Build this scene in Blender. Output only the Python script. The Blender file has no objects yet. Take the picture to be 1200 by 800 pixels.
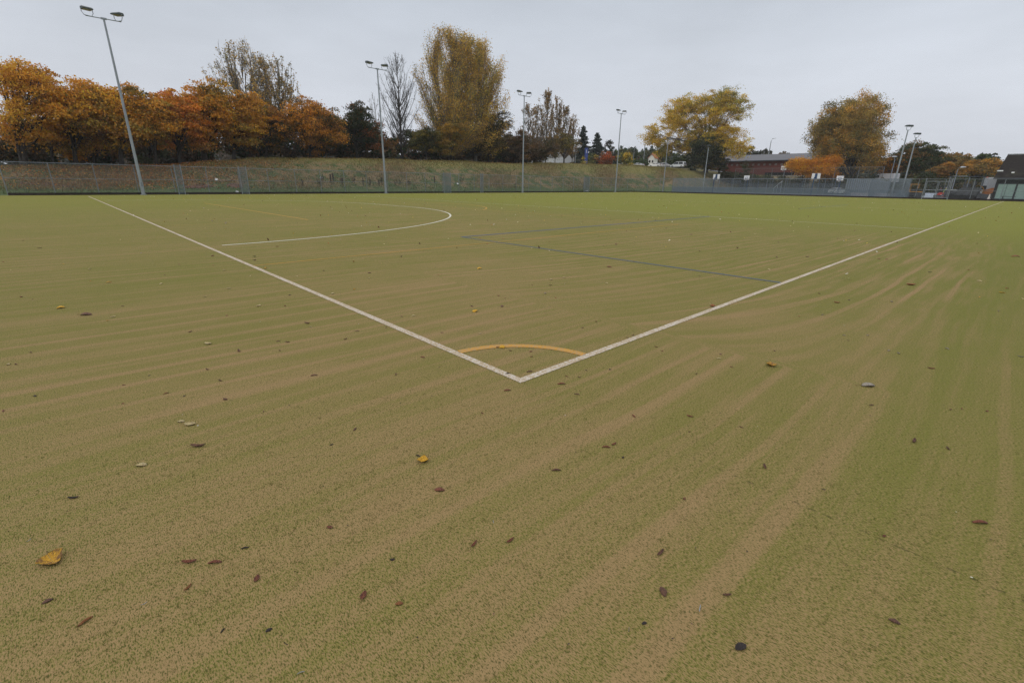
import bpy, bmesh, math, random
import numpy as np
from mathutils import Vector, Matrix

SC = bpy.context.scene
COL = SC.collection
rnd = random.Random(11)
PI = math.pi

# ------------------------------------------------------------------ camera
CAM = np.array([2.526, -2.501, 1.5645])
FPX, PIT, YAW, ROLL = 549.9, 0.3251, -0.8110, 0.0126
_F = np.array([math.sin(YAW)*math.cos(PIT), math.cos(YAW)*math.cos(PIT), -math.sin(PIT)])
_R = np.array([math.cos(YAW), -math.sin(YAW), 0.0]); _U = np.cross(_R, _F)
_R2 = _R*math.cos(ROLL)+_U*math.sin(ROLL); _U2 = -_R*math.sin(ROLL)+_U*math.cos(ROLL)
cd = bpy.data.cameras.new('camera'); cam = bpy.data.objects.new('camera', cd); COL.objects.link(cam)
M = Matrix(((_R2[0], _U2[0], -_F[0], CAM[0]), (_R2[1], _U2[1], -_F[1], CAM[1]), (_R2[2], _U2[2], -_F[2], CAM[2]), (0, 0, 0, 1)))
cam.matrix_world = M
cd.sensor_width = 36; cd.lens = FPX/1200*36; cd.clip_start = .05; cd.clip_end = 6000
SC.camera = cam

def ray(px, py):
    return _F + _R2*(px-600)/FPX - _U2*(py-400)/FPX
def on_ground(px, py, z=0.0):
    d = ray(px, py); return CAM + d*((z-CAM[2])/d[2])
def at_x(px, py, X):
    d = ray(px, py); return CAM + d*((X-CAM[0])/d[0])
def at_y(px, py, Y):
    d = ray(px, py); return CAM + d*((Y-CAM[1])/d[1])
def ppm(p):
    return FPX/float(np.dot(np.array(p)-CAM, _F))

# ------------------------------------------------------------------ tagging
def tag(o, label=None, cat=None, group=None, kind=None):
    if label: o['label'] = label
    if cat: o['category'] = cat
    if group: o['group'] = group
    if kind: o['kind'] = kind
    return o
def empty(name, loc, rz=0.0, label=None, cat=None, group=None):
    o = bpy.data.objects.new(name, None); COL.objects.link(o)
    o.location = [float(v) for v in loc]; o.rotation_euler = (0, 0, rz); o.empty_display_size = .2
    return tag(o, label, cat, group)
def children(o):
    return [c for c in bpy.data.objects if c.parent == o]
def copy_tree(o, kids=None):
    c = o.copy(); COL.objects.link(c)
    for ch in o.children:
        d = ch.copy(); COL.objects.link(d); d.parent = c
        for g in ch.children:
            e = g.copy(); COL.objects.link(e); e.parent = d
    return c

# ------------------------------------------------------------------ node helper
class NT:
    def __init__(s, mat):
        s.t = mat.node_tree; s.n = s.t.nodes; s.l = s.t.links
    def new(s, typ, **kw):
        n = s.n.new(typ)
        for k, v in kw.items(): setattr(n, k, v)
        return n
    def put(s, sock, v):
        if isinstance(v, bpy.types.NodeSocket): s.l.new(v, sock)
        elif v is not None:
            if isinstance(v, (tuple, list)) and len(v) == 3 and len(sock.default_value) == 4: v = (*v, 1)
            sock.default_value = v
    def m(s, op, a, b=None, c=None, clamp=False):
        n = s.new('ShaderNodeMath', operation=op, use_clamp=clamp)
        s.put(n.inputs[0], a)
        if b is not None: s.put(n.inputs[1], b)
        if c is not None: s.put(n.inputs[2], c)
        return n.outputs[0]
    def noise(s, vec=None, scale=5, detail=2, rough=.5, dist=0):
        n = s.new('ShaderNodeTexNoise')
        if vec is not None: s.l.new(vec, n.inputs['Vector'])
        n.inputs['Scale'].default_value = scale; n.inputs['Detail'].default_value = detail
        n.inputs['Roughness'].default_value = rough; n.inputs['Distortion'].default_value = dist
        return n.outputs['Fac']
    def xyz(s, v):
        n = s.new('ShaderNodeSeparateXYZ'); s.l.new(v, n.inputs[0]); return n.outputs
    def comb(s, x=0., y=0., z=0.):
        n = s.new('ShaderNodeCombineXYZ'); s.put(n.inputs[0], x); s.put(n.inputs[1], y); s.put(n.inputs[2], z); return n.outputs[0]
    def ss(s, x, a, b, lo=0., hi=1.):
        n = s.new('ShaderNodeMapRange', interpolation_type='SMOOTHSTEP')
        s.put(n.inputs[0], x); s.put(n.inputs[1], a); s.put(n.inputs[2], b); s.put(n.inputs[3], lo); s.put(n.inputs[4], hi)
        return n.outputs[0]
    def mix(s, f, a, b, mode='MIX'):
        n = s.new('ShaderNodeMix', data_type='RGBA', blend_type=mode)
        s.put(n.inputs[0], f); s.put(n.inputs[6], a); s.put(n.inputs[7], b); return n.outputs[2]
    def pos(s):
        return s.new('ShaderNodeTexCoord').outputs['Object']
    def attr(s, name='Col'):
        return s.new('ShaderNodeAttribute', attribute_name=name).outputs['Color']

def newmat(name):
    m = bpy.data.materials.new(name); m.use_nodes = True
    return m, NT(m), m.node_tree.nodes['Principled BSDF']
MATS = {}
def simple(name, col, rough=.6, metal=0., var=.18, scale=3., bump=0., emit=None):
    """plain paint, metal or cloth with slight blotchy wear"""
    if name in MATS: return MATS[name]
    m, t, b = newmat(name)
    p = t.pos()
    n = t.noise(p, scale, 4, .6)
    lo = tuple(c*(1-var) for c in col); hi = tuple(min(1, c*(1+var)) for c in col)
    t.put(b.inputs['Base Color'], t.mix(t.ss(n, .3, .7), lo, hi))
    b.inputs['Roughness'].default_value = rough; b.inputs['Metallic'].default_value = metal
    if bump:
        bp = t.new('ShaderNodeBump'); bp.inputs['Strength'].default_value = bump; bp.inputs['Distance'].default_value = .01
        t.put(bp.inputs['Height'], t.noise(p, scale*8, 3)); t.l.new(bp.outputs[0], b.inputs['Normal'])
    MATS[name] = m
    return m

# ------------------------------------------------------------------ mesh builder
class MB:
    def __init__(s): s.v = []; s.f = []; s.mi = []
    def add(s, vs, fs, mi=0):
        b = len(s.v); s.v += [tuple(map(float, v)) for v in vs]
        s.f += [tuple(b+i for i in f) for f in fs]; s.mi += [mi]*len(fs); return s
    def box(s, c, d, rz=0., mi=0, taper=1., bev=0.):
        x, y, z = d[0]/2, d[1]/2, d[2]/2
        vs = []
        for sz in (-1, 1):
            k = taper if sz > 0 else 1.
            for sx, sy in ((-1, -1), (1, -1), (1, 1), (-1, 1)):
                X, Y = sx*x*k, sy*y*k
                vs.append((c[0]+X*math.cos(rz)-Y*math.sin(rz), c[1]+X*math.sin(rz)+Y*math.cos(rz), c[2]+sz*z))
        return s.add(vs, [(3, 2, 1, 0), (4, 5, 6, 7), (0, 1, 5, 4), (1, 2, 6, 5), (2, 3, 7, 6), (3, 0, 4, 7)], mi)
    def tube(s, pts, rad, n=6, mi=0, caps=True):
        pts = [Vector(p) for p in pts]
        rad = rad if isinstance(rad, (list, tuple)) else [rad]*len(pts)
        vs = []
        for i, p in enumerate(pts):
            d = (pts[min(i+1, len(pts)-1)]-pts[max(i-1, 0)]).normalized()
            a = d.cross(Vector((0, 0, 1)) if abs(d.z) < .9 else Vector((1, 0, 0))).normalized(); b = d.cross(a)
            for k in range(n):
                t = 2*PI*k/n; vs.append(p+(a*math.cos(t)+b*math.sin(t))*rad[i])
        fs = []
        for i in range(len(pts)-1):
            for k in range(n):
                fs.append((i*n+k, i*n+(k+1) % n, (i+1)*n+(k+1) % n, (i+1)*n+k))
        if caps: fs += [tuple(range(n))[::-1], tuple((len(pts)-1)*n+k for k in range(n))]
        return s.add(vs, fs, mi)
    def prism(s, prof, y0, y1, mi=0, axis='y', top=None):
        """prof: list of (a, z) outline; extruded along the other horizontal axis; top(a,z)->inset"""
        n = len(prof); vs = []
        for y in (y0, y1):
            for a, z in prof:
                k = 1 if top is None else top(a, z)
                yy = (y0+y1)/2+(y-(y0+y1)/2)*k
                vs.append((a, yy, z) if axis == 'y' else (yy, a, z))
        fs = [tuple(range(n)), tuple(range(2*n-1, n-1, -1))]+[(i, i+n, (i+1) % n+n, (i+1) % n) for i in range(n)]
        return s.add(vs, fs, mi)
    def build(s, name, mat, parent=None, smooth=False, loc=None, bevel=0.):
        me = bpy.data.meshes.new(name); me.from_pydata(s.v, [], s.f)
        mats = mat if isinstance(mat, (list, tuple)) else [mat]
        for m_ in mats: me.materials.append(m_)
        if len(mats) > 1: me.polygons.foreach_set('material_index', s.mi)
        bm = bmesh.new(); bm.from_mesh(me); bmesh.ops.recalc_face_normals(bm, faces=bm.faces)
        if bevel: bmesh.ops.bevel(bm, geom=bm.edges[:], offset=bevel, segments=2, affect='EDGES', clamp_overlap=True)
        bm.to_mesh(me); bm.free()
        if smooth: me.polygons.foreach_set('use_smooth', [True]*len(me.polygons))
        o = bpy.data.objects.new(name, me); COL.objects.link(o)
        if parent is not None: o.parent = parent
        if loc is not None: o.location = [float(v) for v in loc]
        return o

def quads_mesh(name, V, mat, parent=None, col=None, k=4):
    """V: (n,k,3) separate polygons; col (n,3) one colour per polygon"""
    n = V.shape[0]
    me = bpy.data.meshes.new(name)
    me.vertices.add(n*k); me.vertices.foreach_set('co', V.reshape(-1).astype(np.float32))
    me.loops.add(n*k); me.loops.foreach_set('vertex_index', np.arange(n*k, dtype=np.int32))
    me.polygons.add(n); me.polygons.foreach_set('loop_start', (np.arange(n)*k).astype(np.int32))
    me.update(calc_edges=True)
    if col is not None:
        a = me.color_attributes.new('Col', 'FLOAT_COLOR', 'CORNER')
        c = np.ones((n, k, 4), np.float32); c[:, :, :3] = col[:, None, :]
        a.data.foreach_set('color', c.reshape(-1))
    me.materials.append(mat)
    o = bpy.data.objects.new(name, me); COL.objects.link(o)
    if parent is not None: o.parent = parent
    return o

# ------------------------------------------------------------------ terrain
def sstep(t):
    t = np.clip(t, 0, 1); return t*t*(3-2*t)
TOE = np.array([(-60.6, -400), (-60.6, 98), (-56, 108), (-53, 116), (-52.5, 132.5), (-36, 135), (-20, 137), (-17, 185), (60, 192), (120, 230), (400, 400)], float)
def toe_dist(x, y):
    x = np.asarray(x, float); y = np.asarray(y, float)
    best = np.full(x.shape, 1e9); sgn = np.zeros(x.shape)
    for a, b in zip(TOE[:-1], TOE[1:]):
        ab = b-a; L2 = (ab**2).sum()
        t = np.clip(((x-a[0])*ab[0]+(y-a[1])*ab[1])/L2, 0, 1)
        dx = x-(a[0]+ab[0]*t); dy = y-(a[1]+ab[1]*t); d = np.hypot(dx, dy)
        cr = ab[0]*(y-a[1])-ab[1]*(x-a[0])
        up = d < best-1e-9
        best = np.where(up, d, best); sgn = np.where(up, np.sign(cr), sgn)
    return best*sgn
def height(x, y):
    x = np.asarray(x, float); y = np.asarray(y, float)
    d = toe_dist(x, y)
    HL = np.interp(y, [-60, -5, 3, 10, 14, 20, 32, 45, 60, 75, 88, 98, 115], [2.3, 2.6, 2.8, 3.3, 3.8, 4.3, 4.95, 5.2, 5.3, 5.6, 6.1, 6.3, 6.45])
    HR = np.interp(x, [-110, -80, -68, -58, -50, -38, -25, -8, 40], [6.7, 6.45, 5.65, 4.95, 4.15, 3.9, 2.4, 1.2, .8])
    k = sstep((y-98)/22.)
    H = HL*(1-k)+HR*k
    t = np.clip(d/13., 0, 1)
    prof = np.where(t < .5, 2*t*t*.92+.08*t, 1-(1-t)**1.7*1.45*.9)
    prof = sstep(t)*.55+t*.45
    bump = (np.sin(x*.9+y*.31)*np.sin(y*.53-x*.2)*.07+np.sin(x*2.1+1)*np.sin(y*1.7)*.035)*np.clip(d/4, 0, 1)
    H = H+k*np.clip((d-13)*.06, 0, .5)*np.clip((-62-x)/8, 0, 1)
    H = H*np.clip((-12-x)/12, .02, 1)
    far = np.clip((np.hypot(x, y)-220)/500., 0, 1)*6
    return np.where(d > 0, H*prof+bump, 0)+far*np.where(d > 0, 1, .0)
def gz(x, y): return float(height(np.array([x]), np.array([y]))[0])

def axis_coords(lo, hi, step, far, growth=1.25):
    c = list(np.arange(lo, hi+1e-6, step)); s = step; v = lo; a = []
    while v > -far: s *= growth; v -= s; a.append(v)
    s = step; v = c[-1]; b = []
    while v < far: s *= growth; v += s; b.append(v)
    return np.array(a[::-1]+c+b)
xs = axis_coords(-100, -10, 1.0, 800); ys = axis_coords(-30, 160, 1.0, 800)
X, Y = np.meshgrid(xs, ys); Z = height(X, Y)-.012
nx, ny = len(xs), len(ys)
V = np.stack([X, Y, Z], -1).reshape(-1, 3)
idx = np.arange(nx*ny).reshape(ny, nx)
F = np.stack([idx[:-1, :-1], idx[:-1, 1:], idx[1:, 1:], idx[1:, :-1]], -1).reshape(-1, 4)

m, t, b = newmat('rough_grass')
p = t.pos(); x_, y_, z_ = t.xyz(p)
n1 = t.noise(p, .12, 4, .6); n2 = t.noise(p, .7, 5, .65); n3 = t.noise(p, 6, 4, .7)
green = t.mix(n3, (.035, .065, .02), (.085, .125, .038)); tan = t.mix(n3, (.13, .09, .045), (.28, .20, .105))
olive = t.mix(n3, (.12, .115, .03), (.24, .20, .06))
hf = t.m('ADD', z_, t.m('MULTIPLY', t.m('SUBTRACT', n2, .5), 3.0))
c = t.mix(t.ss(hf, .35, 1.6), green, t.mix(t.ss(n2, .38, .58), green, tan))
c = t.mix(t.ss(t.m('ADD', z_, t.m('MULTIPLY', t.m('SUBTRACT', n1, .5), 2.)), 3.6, 4.9), c, olive)
t.put(b.inputs['Base Color'], c); b.inputs['Roughness'].default_value = .95
bp = t.new('ShaderNodeBump'); bp.inputs['Strength'].default_value = .8; bp.inputs['Distance'].default_value = .15
t.put(bp.inputs['Height'], n3); t.l.new(bp.outputs[0], b.inputs['Normal'])
GRASS = m
me = bpy.data.meshes.new('ground'); me.from_pydata(V.tolist(), [], F.tolist()); me.materials.append(GRASS)
me.polygons.foreach_set('use_smooth', [True]*len(me.polygons))
o = bpy.data.objects.new('ground', me); COL.objects.link(o); tag(o, kind='structure')

# ------------------------------------------------------------------ turf
m, t, b = newmat('sand_dressed_turf')
p = t.pos(); x_, y_, z_ = t.xyz(p)
wn = t.noise(p, .16, 2, .5); wn2 = t.noise(p, .5, 1, .5)
# brush marks run along y; just past the near corner they sweep away toward -x
hook = t.m('MULTIPLY', t.m('POWER', 2.718, t.m('MULTIPLY', t.m('SUBTRACT', y_, 2.15), -.36)), t.ss(y_, 2.05, 2.2))
hook = t.m('MULTIPLY', hook, t.m('MULTIPLY', t.ss(x_, -9., -1.), t.ss(x_, 2.45, -.5)))
w = t.m('ADD', x_, t.m('MULTIPLY', hook, 1.35))
w = t.m('ADD', w, t.m('MULTIPLY', t.m('SUBTRACT', wn, .5), .28))
w = t.m('ADD', w, t.m('MULTIPLY', t.m('SUBTRACT', wn2, .5), .04))
w = t.m('SUBTRACT', w, t.m('MULTIPLY', y_, t.ss(x_, 0., -3., 0., .05)))
vec = t.comb(t.m('MULTIPLY', w, 1.), t.m('MULTIPLY', y_, .05), 0.)
vec2 = t.comb(t.m('MULTIPLY', w, 1.), t.m('MULTIPLY', y_, .16), 7.)
sA = t.noise(vec, 1.9, 1, .4)          # broad bands
sB = t.noise(vec, 9., 2, .55)          # narrow lines
reg = t.m('SINE', t.m('ADD', t.m('MULTIPLY', w, 2*PI/.36), t.m('MULTIPLY', sA, 7.)))
amp = t.ss(t.noise(vec2, 1.5, 2), .34, .66)
thin = t.m('MULTIPLY', t.ss(reg, .60, .97), amp)
fadeL = t.ss(y_, 26., 13.)
lines = t.m('ADD', t.m('MULTIPLY', thin, .38), t.m('MULTIPLY', t.m('SUBTRACT', t.ss(sB, .42, .62), .5), .22))
band = t.m('MULTIPLY', t.m('SUBTRACT', sA, .5), .34)
patch = t.m('MULTIPLY', t.m('SUBTRACT', t.noise(p, .22, 4, .6), .5), .6)
patch2 = t.m('MULTIPLY', t.m('SUBTRACT', t.noise(p, 1.6, 4, .65), .5), .42)
# sandiness: worn sandy in this corner, greener toward the far fences and the right run-off
lines = t.m('MULTIPLY', lines, t.m('MULTIPLY', t.ss(x_, 2.9, 2.2, .45, 1.), t.ss(y_, 2., 8., .95, 1.5)))
midg = t.m('MAXIMUM', t.ss(y_, .5, 8.), t.ss(x_, -1.0, -9.))
sand = t.m('ADD', t.m('SUBTRACT', .42, t.m('MULTIPLY', midg, .21)), t.m('MULTIPLY', t.m('ADD', lines, band), fadeL))
sand = t.m('ADD', sand, t.m('ADD', patch, patch2))
farg = t.m('MAXIMUM', t.ss(y_, 11., 30.), t.m('MULTIPLY', t.ss(x_, -12., -48.), .75))
sand = t.m('SUBTRACT', sand, t.m('MULTIPLY', farg, .42))
sand = t.m('SUBTRACT', sand, t.m('MULTIPLY', t.m('MULTIPLY', t.ss(x_, 1.8, 2.5), t.ss(y_, -1.5, 2.2)), .24))
# gentle bands across the far half
sand = t.m('ADD', sand, t.m('MULTIPLY', t.m('MULTIPLY', t.m('SINE', t.m('ADD', t.m('MULTIPLY', y_, .55), t.m('MULTIPLY', patch, 4.))), t.ss(y_, 18., 32.)), .09))
# grain: fibre tufts poking through the sand, combed along y
g1 = t.noise(t.comb(t.m('MULTIPLY', x_, .62), t.m('MULTIPLY', y_, 1.5), 0.), 135, 2, .6)
g2 = t.noise(t.comb(t.m('MULTIPLY', x_, .8), t.m('MULTIPLY', y_, 1.2), 3.), 62, 3, .65)
g = t.m('ADD', t.m('MULTIPLY', g1, .74), t.m('MULTIPLY', g2, .26))
cov = t.ss(t.m('ADD', t.m('MULTIPLY', t.m('SUBTRACT', g, .5), 4.2), sand), -.08, .90)
gcol = t.mix(t.noise(p, 300, 2), (.108, .114, .022), (.228, .228, .046))
gcol = t.mix(t.m('MULTIPLY', farg, .9), gcol, (.205, .215, .034))
scol = t.mix(t.noise(p, 420, 2, .6), (.212, .143, .065), (.405, .280, .134))
c = t.mix(cov, gcol, scol)
dark = t.m('MULTIPLY', t.ss(g, .50, .37), .72)
c = t.mix(dark, c, (.060, .054, .020))
seam = t.m('MULTIPLY', t.ss(t.m('ABSOLUTE', t.m('ADD', y_, t.m('MULTIPLY', t.m('SUBTRACT', g2, .5), .03))), .009, .002), t.ss(x_, 1.3, 1.6))
seam = t.m('MULTIPLY', seam, t.ss(t.noise(p, 26, 2), .48, .56))
c = t.mix(t.m('MULTIPLY', seam, .5), c, (.035, .035, .015))
t.put(b.inputs['Base Color'], c); b.inputs['Roughness'].default_value = .92
b.inputs['Specular IOR Level'].default_value = .15
bp = t.new('ShaderNodeBump'); bp.inputs['Strength'].default_value = 1.; bp.inputs['Distance'].default_value = .009
t.put(bp.inputs['Height'], t.m('SUBTRACT', g, t.m('MULTIPLY', seam, .3))); t.l.new(bp.outputs[0], b.inputs['Normal'])
TURF = m
mb = MB(); x0, x1, y0, y1 = -59.45, 14., -14., 93.9
mb.add([(x0, y0, .004), (x1, y0, .004), (x1, y1, .004), (x0, y1, .004)], [(0, 1, 2, 3)])
tag(mb.build('turf_pitch', TURF), kind='structure')

def paint(name, col, sandmix, fade=.5):
    m, t, b = newmat(name)
    p = t.pos()
    g = t.m('ADD', t.m('MULTIPLY', t.noise(p, 120, 3, .65), .6), t.m('MULTIPLY', t.noise(p, 40, 3, .6), .4))
    sandc = t.mix(t.noise(p, 420, 2), (.27, .19, .10), (.42, .31, .18))
    c = t.mix(t.ss(t.m('ADD', g, t.m('MULTIPLY', t.noise(p, 2.2, 2), .12)), .47+.1*(1-sandmix), .62+.1*(1-sandmix)), col, sandc)
    c = t.mix(t.ss(g, .42, .3), c, tuple(v*.3 for v in col))
    t.put(b.inputs['Base Color'], c); b.inputs['Roughness'].default_value = .9; b.inputs['Specular IOR Level'].default_value = .15
    bp = t.new('ShaderNodeBump'); bp.inputs['Strength'].default_value = .6; bp.inputs['Distance'].default_value = .005
    t.put(bp.inputs['Height'], g); t.l.new(bp.outputs[0], b.inputs['Normal'])
    return m
def strip(mb, pts, w, z):
    """flat painted line following pts"""
    pts = [Vector((*q, 0)) for q in pts]
    L = []; 
    for i, q in enumerate(pts):
        d = (pts[min(i+1, len(pts)-1)]-pts[max(i-1, 0)]).normalized(); nrm = Vector((-d.y, d.x, 0))
        jit = 1+rnd.uniform(-.04, .04)
        L.append((q+nrm*w/2*jit, q-nrm*w/2*jit))
    vs = [v for pr in L for v in ((pr[0].x, pr[0].y, z), (pr[1].x, pr[1].y, z))]
    mb.add(vs, [(2*i, 2*i+1, 2*i+3, 2*i+2) for i in range(len(pts)-1)])
def lin(a, b, n=60): return [(a[0]+(b[0]-a[0])*i/n, a[1]+(b[1]-a[1])*i/n) for i in range(n+1)]
W = .075
wm = MB()
strip(wm, lin((-55, W/2), (0, W/2), 120), W, .008)
strip(wm, lin((-W/2, W), (-W/2, 91.4), 160), W, .0081)
wm2 = MB()
strip(wm2, lin((-55, 22.9), (-W, 22.9), 80), .06, .008)
strip(wm2, lin((-55, 45.7), (-W, 45.7), 80), .05, .008)
strip(wm2, lin((-55, 91.36), (-W, 91.36), 80), .05, .008)
arc = [(-25.67+14.6*math.cos(a), 14.6*math.sin(a)) for a in np.linspace(0, PI/2, 60)]+[(-29.33-14.6*math.sin(a), 14.6*math.cos(a)) for a in np.linspace(0, PI/2, 60)]
arc = [q for q in arc if q[1] > W]
strip(wm2, arc, .085, .0082)
strip(wm2, lin((-55, W), (-55, 91.3), 60), .05, .0083)
om = MB()
strip(om, [(.0-.935*math.sin(a)-.0, .935*math.cos(a)) for a in np.linspace(.085, PI/2-.085, 40)], .09, .0078)
om2 = MB()
strip(om2, lin((-7.4, W), (-7.4, 16.5)), .05, .0084)
strip(om2, lin((-47.6, 16.5), (-7.4, 16.5)), .05, .0085)
strip(om2, lin((-36.6, 5.2), (-18.1, 5.2)), .08, .0086)
strip(om2, lin((-18.1, W), (-18.1, 5.2)), .025, .0087)
strip(om2, [(-27.5+9.15*math.sin(a), 11+9.15*math.cos(a)) for a in np.linspace(-.92, .92, 40)], .09, .0088)
bl = MB()
strip(bl, lin((-9.0, 6.3), (-W, 6.3)), .07, .009)
strip(bl, lin((-9.0, 6.3), (-9.0, 22.85)), .13, .0091)
strip(bl, lin((-9.2, 38), (-9.2, 52)), .1, .009)
WHITE = paint('white_line', (.58, .54, .485), .88); WHITE2 = paint('worn_white_line', (.64, .63, .55), .0)
ORANGE = paint('orange_line', (.54, .265, .032), .85); ORANGE2 = paint('worn_orange_line', (.50, .28, .04), .45)
BLUE = paint('blue_line', (.06, .11, .17), .0)
for nm, q, mt in (('white_touchline_markings', wm, WHITE), ('faded_white_markings', wm2, WHITE2), ('orange_corner_marking', om, ORANGE), ('faded_orange_markings', om2, ORANGE2), ('blue_markings', bl, BLUE)):
    tag(q.build(nm, mt), kind='structure')

# tarmac ball court and works yard beyond the end fence
ASPH = simple('tarmac', (.12, .125, .135), .9, var=.25, scale=.4)
PALE = simple('pale_tarmac', (.27, .29, .33), .9, var=.15, scale=.3)
mb = MB(); mb.add([(-51, 95.3, .0), (-19.4, 95.3, 0), (-19.4, 131, 0), (-51, 131, 0)], [(0, 1, 2, 3)]); tag(mb.build('court_tarmac', ASPH), kind='structure')
mb = MB(); mb.add([(-19.3, 95.3, .0), (40, 95.3, 0), (40, 180, 0), (-16, 180, 0), (-19.3, 133, 0)], [(0, 1, 2, 3, 4)]); tag(mb.build('yard_tarmac', PALE), kind='structure')
# road and car park on top of the bank
def drape(name, pts, mat, off=.05, n=60):
    mb = MB(); vs = []
    pts = [(Vector(a).lerp(Vector(b), k/n), ) for a, b in zip(pts[:-1], pts[1:]) for k in range(n)]
    return mb
road = MB(); L = []
for k in range(121):
    u = k/120; x = -140+u*78; y = 143+math.sin(u*2)*4
    L.append((x, y))
vs = []
for j in range(9):
    for (x, y) in L:
        yy = y-1+j*1.0; vs.append((x, yy, gz(x, yy)+.05))
n = len(L); road.add(vs, [(j*n+i, j*n+i+1, (j+1)*n+i+1, (j+1)*n+i) for j in range(8) for i in range(n-1)])
tag(road.build('road', ASPH), kind='structure')

# ------------------------------------------------------------------ foliage materials
def leafmat(name, rough=.6, trans=.33):
    m, t, b = newmat(name)
    c = t.attr('Col')
    t.put(b.inputs['Base Color'], c); b.inputs['Roughness'].default_value = rough; b.inputs['Specular IOR Level'].default_value = .25
    tr = t.new('ShaderNodeBsdfTranslucent'); t.l.new(c, tr.inputs['Color'])
    mx = t.new('ShaderNodeMixShader'); mx.inputs[0].default_value = trans
    out = t.n['Material Output']
    t.l.new(b.outputs[0], mx.inputs[1]); t.l.new(tr.outputs[0], mx.inputs[2]); t.l.new(mx.outputs[0], out.inputs['Surface'])
    return m
LEAF = leafmat('leaf_foliage'); LITTER = leafmat('leaf_litter', .8, .05); BLADE = leafmat('grass_blades', .8, .2)
BARK = simple('bark', (.035, .029, .024), .9, var=.4, scale=6, bump=.5)
BARKG = simple('grey_bark', (.15, .135, .115), .9, var=.3, scale=6, bump=.4)

def unit(v): return v/np.maximum(np.linalg.norm(v, axis=-1, keepdims=True), 1e-9)
def leaf_quads(P, size, rg, up=.35):
    n = len(P)
    nrm = rg.normal(size=(n, 3)); nrm[:, 2] += up; nrm = unit(nrm)
    a = unit(np.cross(nrm, rg.normal(size=(n, 3)))); b = np.cross(nrm, a)
    s = (size*rg.uniform(.6, 1.35, n))[:, None]
    w = s*rg.uniform(.5, .8, (n, 1))
    return np.stack([P-a*s, P-b*w+nrm*s*.12, P+a*s, P+b*w+nrm*s*.12], 1)
def pick_cols(pal, idx, rg, n, var=.28):
    c = np.array(pal)[idx]
    v = rg.uniform(1-var, 1+var, (n, 1)); h = rg.normal(0, .05, (n, 3))
    return np.clip(c*v*(1+h), .004, .85)

def tubes_np(name, segs, mat, parent, n=5):
    """segs: list of (pts (k,3), radii (k,))"""
    mb = MB()
    for pts, r in segs: mb.tube([tuple(q) for q in pts], [float(v) for v in r], n if r[0] > .06 else 3, caps=False)
    return mb.build(name, mat, parent, smooth=True)
def bez(a, b, c, n):
    t = np.linspace(0, 1, n)[:, None]; return (1-t)**2*a+2*t*(1-t)*b+t*t*c

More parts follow.
